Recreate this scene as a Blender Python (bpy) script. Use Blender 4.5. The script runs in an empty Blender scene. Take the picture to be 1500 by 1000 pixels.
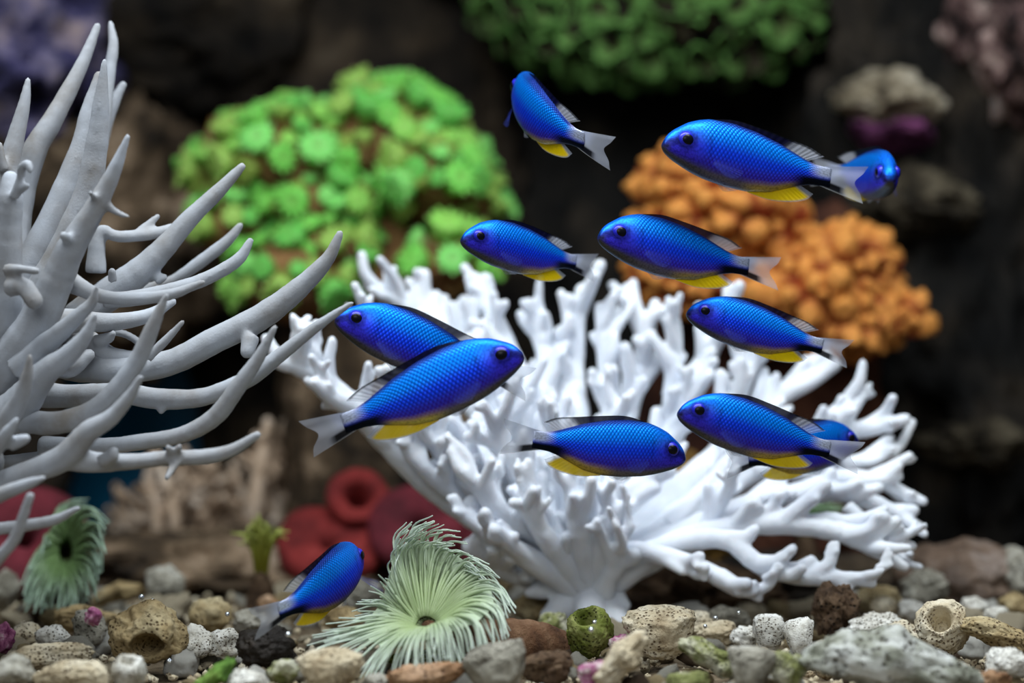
import bpy, bmesh, math, random
import numpy as np
from mathutils import Vector, Matrix, Euler, noise

R = random.Random(7)
sc = bpy.context.scene
COL = sc.collection

# ------------------------------------------------------------------ camera, world, lamps, exposure
FPX = 3182.0            # focal length in pixels of the 1500x1000 frame
CAMY, CAMZ = -0.70, 0.100
cam_d = bpy.data.cameras.new('camera')
cam = bpy.data.objects.new('camera', cam_d); COL.objects.link(cam)
cam.location = (0, CAMY, CAMZ); cam.rotation_euler = (math.pi/2, 0, 0)
cam_d.sensor_width = 36.0; cam_d.lens = 36.0*FPX/1500.0
cam_d.clip_start = 0.02
cam_d.dof.use_dof = True; cam_d.dof.focus_distance = 0.682; cam_d.dof.aperture_fstop = 5.5
sc.camera = cam

w = bpy.data.worlds.new('room'); sc.world = w; w.use_nodes = True
w.node_tree.nodes['Background'].inputs[0].default_value = (0.74, 0.85, 1.0, 1)
w.node_tree.nodes['Background'].inputs[1].default_value = 0.13

def area(name, loc, rot, sx, sy, power, col):
    l = bpy.data.lights.new(name, 'AREA'); l.shape = 'RECTANGLE'; l.size = sx; l.size_y = sy
    l.energy = power; l.color = col
    o = bpy.data.objects.new(name, l); COL.objects.link(o); o.location = loc; o.rotation_euler = rot
    return o
# the long lamp that hangs over the front half of the tank
area('tank_lamp', (0.0, -0.10, 0.50), (math.radians(-8), 0, 0), 0.70, 0.12, 4.6, (0.90, 0.96, 1.0))
# unseen front fill added high up, for the light of the room
area('room_fill', (-0.15, -1.25, 0.75), (math.radians(62), 0, math.radians(-7)), 0.9, 0.5, 5.6, (0.92, 0.97, 1.0))

vs = sc.view_settings
vs.view_transform = 'Standard'; vs.look = 'None'; vs.gamma = 1.0; vs.use_curve_mapping = False
vs.exposure = 0.0

# ------------------------------------------------------------------ helpers
def P(px, py, d):
    """a pixel of the 1500x1000 photograph at distance d along the view axis"""
    return Vector(((px-750.0)*d/FPX, CAMY+d, CAMZ-(py-500.0)*d/FPX))
GROUND = 0.0
def dground(py):
    return (CAMZ-GROUND)*FPX/(py-500.0)
def S(c):
    return tuple(((v/255.0)/12.92 if v/255.0 <= 0.04045 else ((v/255.0+0.055)/1.055)**2.4) for v in c)

def tag(o, label=None, cat=None, group=None, kind=None):
    if label: o['label'] = label
    if cat: o['category'] = cat
    if group: o['group'] = group
    if kind: o['kind'] = kind
    return o
def empty(name, loc):
    o = bpy.data.objects.new(name, None); COL.objects.link(o); o.location = loc
    o.empty_display_size = 0.01
    return o
def new_mesh(name, verts, faces, mat, cols=None, uvs=None, smooth=True):
    me = bpy.data.meshes.new(name)
    me.from_pydata([tuple(v) for v in verts], [], faces)
    if smooth:
        me.polygons.foreach_set('use_smooth', [True]*len(me.polygons))
    if cols is not None:
        a = me.color_attributes.new('Col', 'FLOAT_COLOR', 'POINT')
        arr = np.asarray(cols, dtype=np.float32)
        if arr.shape[1] == 3: arr = np.concatenate([arr, np.ones((len(arr), 1), np.float32)], 1)
        a.data.foreach_set('color', arr.ravel())
    if uvs is not None:
        l = me.uv_layers.new(name='UVMap')
        uv = np.asarray(uvs, dtype=np.float32)
        idx = np.zeros(len(me.loops), dtype=np.int32); me.loops.foreach_get('vertex_index', idx)
        l.data.foreach_set('uv', uv[idx].ravel())
    if mat: me.materials.append(mat)
    me.update()
    return me
def obj(name, me, parent=None, loc=None):
    o = bpy.data.objects.new(name, me); COL.objects.link(o)
    if parent is not None: o.parent = parent
    if loc is not None: o.location = loc
    return o

_ico = {}
def ico(sub):
    if sub not in _ico:
        bm = bmesh.new(); bmesh.ops.create_icosphere(bm, subdivisions=sub, radius=1.0)
        v = np.array([x.co[:] for x in bm.verts]); f = [[q.index for q in p.verts] for p in bm.faces]
        bm.free(); _ico[sub] = (v, f)
    return _ico[sub]

def catmull(pts, n):
    pts = np.asarray(pts, float)
    p = np.vstack([2*pts[0]-pts[1], pts, 2*pts[-1]-pts[-2]])
    m = len(pts)-1; out = []
    for t in np.linspace(0, m, n):
        i = min(int(t), m-1); u = t-i
        a, b, c, d = p[i], p[i+1], p[i+2], p[i+3]
        out.append(0.5*((2*b)+(-a+c)*u+(2*a-5*b+4*c-d)*u*u+(-a+3*b-3*c+d)*u**3))
    return np.array(out)

def tube(pts, rad, sides=10, n=None, jit=0.0, rnd=None, cap=True):
    """tapering tube along a smooth path with rounded end; returns verts, faces"""
    k = len(pts)
    if n is None: n = max(6, k*5)
    pr = np.column_stack([np.asarray(pts, float), np.asarray(rad, float)])
    c = catmull(pr, n); p = c[:, :3]; r = np.maximum(c[:, 3], min(rad)*0.6)
    if jit and rnd: r = r*np.array([1+rnd.uniform(-jit, jit) for _ in range(n)])
    if cap:
        t = p[-1]-p[-2]; t = t/np.linalg.norm(t); re = r[-1]
        ex = [(0.45, .89), (0.8, .6), (0.97, .24)]
        p = np.vstack([p]+[p[-1:]+0 for _ in ex]); q = n
        for j, (a, b) in enumerate(ex):
            p[q+j] = p[n-1]+t*re*a
        r = np.concatenate([r, [re*b for a, b in ex]])
    N = len(p)
    T = np.gradient(p, axis=0); T /= np.maximum(np.linalg.norm(T, axis=1, keepdims=True), 1e-12)
    ref = np.array([0.0, 1.0, 0.0]) if abs(T[0][1]) < 0.9 else np.array([1.0, 0, 0])
    u = np.cross(T[0], ref); u /= np.linalg.norm(u)
    verts = []; ang = np.linspace(0, 2*math.pi, sides, endpoint=False)
    for i in range(N):
        u = u-T[i]*np.dot(u, T[i]); u /= np.linalg.norm(u); v = np.cross(T[i], u)
        for a in ang:
            verts.append(p[i]+r[i]*(math.cos(a)*u+math.sin(a)*v))
    faces = []
    for i in range(N-1):
        for j in range(sides):
            faces.append([i*sides+j, i*sides+(j+1) % sides, (i+1)*sides+(j+1) % sides, (i+1)*sides+j])
    faces.append(list(range(sides))[::-1]); faces.append([(N-1)*sides+j for j in range(sides)])
    return verts, faces
def join(parts):
    V, F = [], []
    for v, f in parts:
        o = len(V); V.extend(v); F.extend([[i+o for i in q] for q in f])
    return V, F

# ------------------------------------------------------------------ materials
def base_mat(name):
    m = bpy.data.materials.new(name); m.use_nodes = True
    nt = m.node_tree; b = nt.nodes['Principled BSDF']
    return m, nt, b
def node(nt, t, **k):
    n = nt.nodes.new(t)
    for a, v in k.items(): setattr(n, a, v)
    return n
def ramp(nt, fac, stops):
    r = node(nt, 'ShaderNodeValToRGB'); e = r.color_ramp.elements
    while len(e) < len(stops): e.new(0.5)
    for i, (p, c) in enumerate(stops):
        e[i].position = p; e[i].color = (*c, 1)
    nt.links.new(fac, r.inputs[0]); return r.outputs[0]
def noise_fac(nt, co, scale, detail=5, rough=0.6):
    n = node(nt, 'ShaderNodeTexNoise'); n.inputs['Scale'].default_value = scale
    n.inputs['Detail'].default_value = detail; n.inputs['Roughness'].default_value = rough
    nt.links.new(co, n.inputs['Vector']); return n.outputs[0]
def stone_mat(name, stops, scale=90, rough=0.85, bump=0.5, bscale=420, pit=None, pitcol=None, pitscale=600, vcol=False, sss=0.0, dist=0.0012, perobj=0.0):
    """noisy mineral surface: colour ramp over noise, fine relief, optional pores"""
    m, nt, b = base_mat(name)
    tc = node(nt, 'ShaderNodeTexCoord'); co = tc.outputs['Object']
    if perobj:
        oi = node(nt, 'ShaderNodeObjectInfo'); ad = node(nt, 'ShaderNodeVectorMath', operation='ADD')
        nt.links.new(co, ad.inputs[0]); nt.links.new(oi.outputs['Random'], ad.inputs[1]); co = ad.outputs[0]
    f = noise_fac(nt, co, scale)
    c = ramp(nt, f, stops)
    if vcol:
        at = node(nt, 'ShaderNodeVertexColor', layer_name='Col')
        mx = node(nt, 'ShaderNodeMix', data_type='RGBA', blend_type='MULTIPLY'); mx.inputs[0].default_value = 1
        nt.links.new(c, mx.inputs[6]); nt.links.new(at.outputs[0], mx.inputs[7]); c = mx.outputs[2]
    h = noise_fac(nt, co, bscale, 6, 0.65)
    if pit:
        vo = node(nt, 'ShaderNodeTexVoronoi'); vo.inputs['Scale'].default_value = pitscale
        nt.links.new(co, vo.inputs['Vector'])
        mr = node(nt, 'ShaderNodeMapRange'); mr.inputs[1].default_value = 0.12; mr.inputs[2].default_value = 0.42
        nt.links.new(vo.outputs['Distance'], mr.inputs[0])
        # pores only here and there
        f2 = noise_fac(nt, co, scale*1.3, 2, 0.5)
        m2 = node(nt, 'ShaderNodeMapRange'); m2.inputs[1].default_value = 0.40; m2.inputs[2].default_value = 0.58
        m2.inputs[3].default_value = 1.0; m2.inputs[4].default_value = 0.0
        nt.links.new(f2, m2.inputs[0])
        mxx = node(nt, 'ShaderNodeMath', operation='MAXIMUM'); nt.links.new(mr.outputs[0], mxx.inputs[0]); nt.links.new(m2.outputs[0], mxx.inputs[1])
        mx = node(nt, 'ShaderNodeMix', data_type='RGBA'); nt.links.new(mxx.outputs[0], mx.inputs[0])
        mx.inputs[6].default_value = (*(pitcol or (0.12, 0.09, 0.06)), 1); nt.links.new(c, mx.inputs[7]); c = mx.outputs[2]
        ad = node(nt, 'ShaderNodeMath', operation='MULTIPLY_ADD'); nt.links.new(mxx.outputs[0], ad.inputs[0]); ad.inputs[1].default_value = pit
        nt.links.new(h, ad.inputs[2]); h = ad.outputs[0]
    nt.links.new(c, b.inputs['Base Color'])
    bp = node(nt, 'ShaderNodeBump'); bp.inputs['Strength'].default_value = bump; bp.inputs['Distance'].default_value = dist
    nt.links.new(h, bp.inputs['Height']); nt.links.new(bp.outputs[0], b.inputs['Normal'])
    b.inputs['Roughness'].default_value = rough
    b.inputs['Specular IOR Level'].default_value = 0.25
    if sss:
        b.inputs['Subsurface Weight'].default_value = sss; b.inputs['Subsurface Radius'].default_value = (0.004, 0.003, 0.003)
        b.inputs['Subsurface Scale'].default_value = 1.0
    return m
def vcol_mat(name, rough=0.55, bump=0.3, bscale=500, sss=0.0, spec=0.3, alpha=False, var=0.25):
    m, nt, b = base_mat(name)
    tc = node(nt, 'ShaderNodeTexCoord'); co = tc.outputs['Object']
    at = node(nt, 'ShaderNodeVertexColor', layer_name='Col')
    f = noise_fac(nt, co, bscale*0.4, 3)
    c = ramp(nt, f, [(0.3, (1-var,)*3), (0.7, (1, 1, 1))])
    mx = node(nt, 'ShaderNodeMix', data_type='RGBA', blend_type='MULTIPLY'); mx.inputs[0].default_value = 1
    nt.links.new(at.outputs[0], mx.inputs[6]); nt.links.new(c, mx.inputs[7])
    nt.links.new(mx.outputs[2], b.inputs['Base Color'])
    if alpha: nt.links.new(at.outputs[1], b.inputs['Alpha'])
    if bump:
        h = noise_fac(nt, co, bscale, 4)
        bp = node(nt, 'ShaderNodeBump'); bp.inputs['Strength'].default_value = bump; bp.inputs['Distance'].default_value = 0.001
        nt.links.new(h, bp.inputs['Height']); nt.links.new(bp.outputs[0], b.inputs['Normal'])
    b.inputs['Roughness'].default_value = rough; b.inputs['Specular IOR Level'].default_value = spec
    if sss:
        b.inputs['Subsurface Weight'].default_value = sss; b.inputs['Subsurface Radius'].default_value = (0.003, 0.004, 0.002)
    return m

M = {}
M['sand'] = stone_mat('sand', [(0.3, S((62, 50, 38))), (0.5, S((104, 90, 70))), (0.7, S((140, 126, 104)))], scale=160, bscale=900, bump=0.8)
M['white'] = stone_mat('white_rubble', [(0.3, S((176, 170, 154))), (0.5, S((222, 220, 210))), (0.7, S((240, 240, 234)))], scale=110, pit=1.2, pitcol=S((120, 104, 84)), pitscale=1087, bump=0.75, perobj=1)
M['cream'] = stone_mat('cream_rubble', [(0.3, S((150, 130, 100))), (0.48, S((204, 190, 160))), (0.7, S((226, 218, 196)))], scale=90, pit=1.3, pitcol=S((110, 84, 58)), pitscale=899, bump=0.8, perobj=1)
M['tan'] = stone_mat('tan_rubble', [(0.3, S((104, 86, 56))), (0.5, S((168, 148, 108))), (0.7, S((196, 182, 146)))], scale=70, pit=1.0, pitcol=S((84, 64, 40)), pitscale=754, bump=0.75, perobj=1)
M['grey'] = stone_mat('grey_rubble', [(0.3, S((104, 100, 88))), (0.5, S((164, 160, 146))), (0.7, S((200, 198, 188)))], scale=80, pit=1.0, pitcol=S((80, 72, 60)), pitscale=812, bump=0.75, perobj=1)
M['moss'] = stone_mat('mossy_rubble', [(0.3, S((84, 92, 44))), (0.47, S((132, 136, 84))), (0.58, S((190, 188, 164))), (0.72, S((206, 206, 190)))], scale=85, pit=1.1, pitcol=S((70, 70, 36)), pitscale=812, bump=0.75, perobj=1)
M['olive'] = stone_mat('olive_rubble', [(0.3, S((60, 72, 20))), (0.5, S((112, 122, 52))), (0.72, S((168, 168, 110)))], scale=95, pit=1.0, pitcol=S((40, 44, 16)), pitscale=812, bump=0.7, perobj=1)
M['greenalga'] = stone_mat('green_alga', [(0.3, S((52, 84, 28))), (0.5, S((92, 128, 52))), (0.72, S((140, 168, 84)))], scale=120, bump=0.5, perobj=1)
M['brown'] = stone_mat('brown_rubble', [(0.3, S((44, 32, 24))), (0.5, S((92, 72, 54))), (0.72, S((140, 118, 94)))], scale=80, pit=1.0, pitcol=S((30, 22, 16)), bump=0.8, perobj=1)
M['rust'] = stone_mat('rusty_rubble', [(0.3, S((112, 78, 52))), (0.5, S((160, 122, 88))), (0.72, S((190, 160, 130)))], scale=80, pit=1.0, pitcol=S((74, 46, 30)), bump=0.6, rough=0.5, perobj=1)
M['dark'] = stone_mat('dark_hollow_and_column', [(0.3, S((18, 15, 12))), (0.6, S((44, 38, 32))), (0.8, S((70, 60, 50)))], scale=90, bump=0.8, rough=0.5, perobj=1)  # black for the shaded hollow among the rubble, and an anemone column
M['pink'] = stone_mat('pink_crust', [(0.34, S((112, 44, 84))), (0.5, S((172, 108, 140))), (0.62, S((208, 194, 190)))], scale=260, bump=0.7, perobj=1)

M['bone'] = stone_mat('bone_rubble', [(0.32, S((78, 80, 62))), (0.44, S((150, 152, 138))), (0.56, S((206, 208, 202))), (0.7, S((220, 222, 220)))], scale=75, pit=1.4, pitcol=S((70, 62, 46)), pitscale=420, bump=0.8, perobj=1)
# ------------------------------------------------------------------ setting: floor and back wall
def build_floor():
    nx, ny = 90, 80; V = []; F = []
    for j in range(ny+1):
        for i in range(nx+1):
            x = -0.34+0.68*i/nx; y = -0.24+0.76*j/ny
            z = GROUND-0.004+0.0035*noise.noise((x*45, y*45, 0))+0.0015*noise.noise((x*160, y*160, 3))
            V.append((x, y, z))
    for j in range(ny):
        for i in range(nx):
            a = j*(nx+1)+i; F.append([a, a+1, a+nx+2, a+nx+1])
    b = len(V)   # underside, so that the bed has depth
    V += [(-0.34, -0.24, -0.03), (0.34, -0.24, -0.03), (0.34, 0.52, -0.03), (-0.34, 0.52, -0.03)]
    F.append([b+3, b+2, b+1, b])
    row0 = list(range(nx+1)); F.append([b, b+1]+row0[::-1])
    o = obj('floor', new_mesh('floor', V, F, M['sand'])); tag(o, 'coarse brown coral sand covering the tank bottom', 'floor', kind='structure')
build_floor()
mw, nt, b_ = base_mat('back_glass'); b_.inputs['Base Color'].default_value = (*S((14, 146, 200)), 1); b_.inputs['Roughness'].default_value = 0.35
V, F = [], []
for x in (-0.34, 0.34):
    for y in (0.52, 0.535):
        for z in (-0.03, 0.42): V.append((x, y, z))
F = [[0, 1, 3, 2], [4, 6, 7, 5], [0, 4, 5, 1], [2, 3, 7, 6], [0, 2, 6, 4], [1, 5, 7, 3]]
tag(obj('wall_back', new_mesh('wall_back', V, F, mw, smooth=False)), 'deep blue back pane of the tank', 'wall', kind='structure')

ms_, nt, b_ = base_mat('side_glass'); b_.inputs['Base Color'].default_value = (*S((22, 34, 42)), 1); b_.inputs['Roughness'].default_value = 0.4
for side, x0, x1 in (('left', -0.355, -0.34), ('right', 0.34, 0.355)):
    V = [(x, y, z) for x in (x0, x1) for y in (-0.05, 0.535) for z in (-0.03, 0.42)]
    tag(obj('wall_'+side, new_mesh('wall_'+side, V, F, ms_, smooth=False)), 'dark side pane of the tank beside the '+('grey staghorn coral' if side == 'left' else 'huge dark rock wall'), 'wall', kind='structure')

# ------------------------------------------------------------------ live rock at the back
def rock_verts(sub, seed, amp=0.35, freq=1.3, fine=0.10, ridged=True):
    v, f = ico(sub); out = np.empty_like(v)
    off = Vector((seed*7.13, seed*3.7, seed*1.9))
    for i, p in enumerate(v):
        q = Vector(p)
        a = noise.fractal(q*freq+off, 0.9, 2.1, 4)
        c = noise.noise(q*freq*4.3+off)
        e = noise.noise(q*freq*9.1+off)
        k = 1+amp*a+fine*(1-abs(c)*2 if ridged else c)+fine*0.45*e
        out[i] = p*max(k, 0.25)
    return out, f
def rock(name, label, px, py, d, rx, ry, rz_m, mat, seed, sub=5, amp=0.35, fine=0.1, cat='rock', group=None, tofloor=False, freq=1.3):
    c = P(px, py, d); k = d/FPX
    v, f = rock_verts(sub, seed, amp, freq, fine)
    v = v*np.array([rx*k, rz_m, ry*k])
    me = new_mesh(name, v, f, mat)
    o = obj(name, me, loc=c); tag(o, label, cat, group)
    return o
M['rock_dark'] = stone_mat('live_rock_dark', [(0.35, S((16, 14, 13))), (0.5, S((46, 39, 31))), (0.62, S((76, 64, 50))), (0.75, S((106, 96, 80)))], scale=26, bscale=160, bump=1.0, dist=0.004)
M['rock_black'] = stone_mat('live_rock_black', [(0.35, S((8, 9, 10))), (0.5, S((30, 28, 25))), (0.62, S((58, 51, 43))), (0.75, S((96, 86, 72)))], scale=22, bscale=160, bump=1.0, dist=0.004)
M['rock_brown'] = stone_mat('live_rock_brown', [(0.34, S((30, 24, 18))), (0.5, S((88, 72, 54))), (0.61, S((150, 128, 104))), (0.73, S((200, 180, 158)))], scale=34, bscale=180, bump=1.0, dist=0.004)
M['rock_purple'] = stone_mat('live_rock_purple', [(0.36, S((18, 17, 28))), (0.47, S((72, 68, 112))), (0.56, S((140, 132, 166))), (0.68, S((190, 168, 168)))], scale=40, bscale=180, bump=1.0, dist=0.004)
M['rock_dim'] = stone_mat('live_rock_dim', [(0.36, S((26, 23, 18))), (0.5, S((72, 64, 50))), (0.68, S((124, 114, 94)))], scale=50, bscale=220, bump=1.0, dist=0.003)
M['rock_pale'] = stone_mat('live_rock_pale', [(0.36, S((84, 74, 60))), (0.5, S((176, 162, 136))), (0.64, S((228, 218, 196)))], scale=50, bscale=220, bump=1.0, dist=0.003)
M['rock_pink'] = stone_mat('live_rock_pink', [(0.38, S((34, 26, 26))), (0.5, S((126, 98, 94))), (0.60, S((200, 174, 164))), (0.74, S((226, 214, 204)))], scale=46, bscale=220, bump=1.0, dist=0.003)
M['purple_crust'] = stone_mat('purple_crust', [(0.36, S((72, 34, 66))), (0.6, S((150, 84, 134))), (0.75, S((180, 124, 164)))], scale=60, bscale=260, bump=0.8, dist=0.002)
M['rock_ochre'] = stone_mat('rock_ochre', [(0.34, S((60, 46, 22))), (0.5, S((128, 96, 44))), (0.68, S((160, 132, 80)))], scale=40, bscale=220, bump=0.8, dist=0.003)

rock('live_rock', 'shadowy rock pillar hidden behind the grey staghorn trunk', -60, 560, 1.07, 130, 380, 0.06, M['rock_dark'], 21)
rock('live_rock', 'brown live rock wedged behind the grey staghorn branches', 170, 355, 1.09, 150, 180, 0.06, M['rock_brown'], 1, freq=1.8)
rock('live_rock', 'mottled purple live rock perched above the grey staghorn branches', 20, 85, 1.07, 120, 130, 0.05, M['rock_purple'], 2, freq=1.9, amp=.5)
rock('live_rock', 'black brown live rock leaning over the green polyp coral', 285, 30, 1.14, 165, 140, 0.05, M['rock_dark'], 22)
rock('live_rock', 'dark olive live rock rising behind the green polyp coral', 540, 300, 1.16, 240, 560, 0.045, M['rock_dark'], 3)
rock('live_rock', 'brown rock pillar carrying the green polyp coral', 545, 640, 1.01, 130, 330, 0.045, M['rock_brown'], 4, amp=.25)
rock('live_rock', 'black rock face added for the dark hollow between green polyp coral and orange coral', 960, 430, 1.17, 215, 400, 0.035, M['rock_black'], 5, amp=.3)  # added rock; its black stands for the shaded hollow before the back pane
rock('live_rock', 'dark overhang rock carrying the dull green frilly coral', 960, -90, 1.13, 340, 150, 0.07, M['rock_dark'], 6)
rock('live_rock', 'huge dark live rock wall with pale blotches beside the orange coral', 1440, 420, 1.10, 230, 560, 0.07, M['rock_black'], 7, sub=6, freq=1.9, fine=.14)
rock('live_rock', 'black rock column between the dull green coral and the pale rock cap', 1205, 170, 1.16, 80, 210, 0.03, M['rock_black'], 23)
rock('live_rock', 'pale rounded rock cap above the purple crust', 1300, 150, 1.03, 62, 40, 0.03, M['rock_pale'], 8)
rock('live_rock', 'flat purple coralline crust under the pale rock cap', 1305, 195, 1.04, 52, 30, 0.03, M['purple_crust'], 9)
rock('live_rock', 'pinkish pale rock lump at the top of the dark rock wall', 1482, 85, 1.02, 52, 76, 0.035, M['rock_pink'], 10, amp=.45)
rock('live_rock', 'small pink grey rock lump above the purple crust', 1405, 50, 1.06, 44, 60, 0.03, M['rock_pink'], 15, amp=.45)
rock('live_rock', 'olive grey rock lump behind the fish that faces outward', 1340, 300, 1.03, 80, 46, 0.03, M['rock_dim'], 11, amp=.45)
rock('live_rock', 'reddish dark rock pillar under the orange coral', 1120, 640, 1.01, 150, 330, 0.045, stone_mat('rock_red', [(0.35, S((26, 16, 14))), (0.5, S((66, 36, 26))), (0.7, S((110, 70, 50)))], scale=30, bscale=180, bump=1, dist=.004), 12, amp=.3)
rock('live_rock', 'low brown rock ledge behind the gravel under the grey staghorn coral', 270, 850, 0.93, 290, 66, 0.05, M['rock_brown'], 13, freq=2.4)
rock('live_rock', 'ochre rock behind the base of the white branching coral', 960, 800, 0.90, 120, 130, 0.04, M['rock_ochre'], 14)
rock('live_rock', 'dark crumbly rock under the low tips of white coral', 1030, 880, 0.83, 110, 48, 0.025, M['brown'], 16, amp=.45, freq=2.0)
rock('live_rock', 'dark ledge rock between white coral tips and brown slab', 1190, 860, 0.87, 180, 50, 0.03, M['rock_dark'], 17, freq=2.2)
rock('live_rock', 'rounded brown rock slab resting on gravel beside the white coral', 1405, 850, 0.84, 84, 58, 0.03, stone_mat('slab', [(0.3, S((60, 48, 40))), (0.5, S((110, 92, 78))), (0.7, S((150, 138, 130)))], scale=40, bscale=140, bump=.6, rough=.5, dist=.003), 18, amp=.22, fine=.05)
rock('live_rock', 'pale grey rock end poking out past the brown slab', 1488, 838, 0.83, 26, 34, 0.02, M['grey'], 19, sub=4)
rock('live_rock', 'dim olive rock shelf low on the dark rock wall', 1440, 650, 1.03, 70, 32, 0.03, M['rock_dim'], 20, amp=.5)

# ------------------------------------------------------------------ coral made of tapering fused branches
def fuse(o, voxel, smooth=5):
    m = o.modifiers.new('fuse', 'REMESH'); m.mode = 'VOXEL'; m.voxel_size = voxel; m.use_smooth_shade = True
    s = o.modifiers.new('soften', 'SMOOTH'); s.iterations = smooth; s.factor = 0.5

M['staghorn'] = stone_mat('staghorn_skin', [(0.30, S((138, 133, 127))), (0.46, S((160, 162, 166))), (0.7, S((178, 184, 193)))], scale=45, bscale=1400, bump=0.3, rough=0.75, dist=.0005)
M['whitecoral'] = stone_mat('white_coral_skin', [(0.3, S((220, 226, 236))), (0.6, S((238, 242, 248)))], scale=60, bscale=600, bump=0.28, rough=0.6, sss=0.25, dist=.0008)

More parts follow.
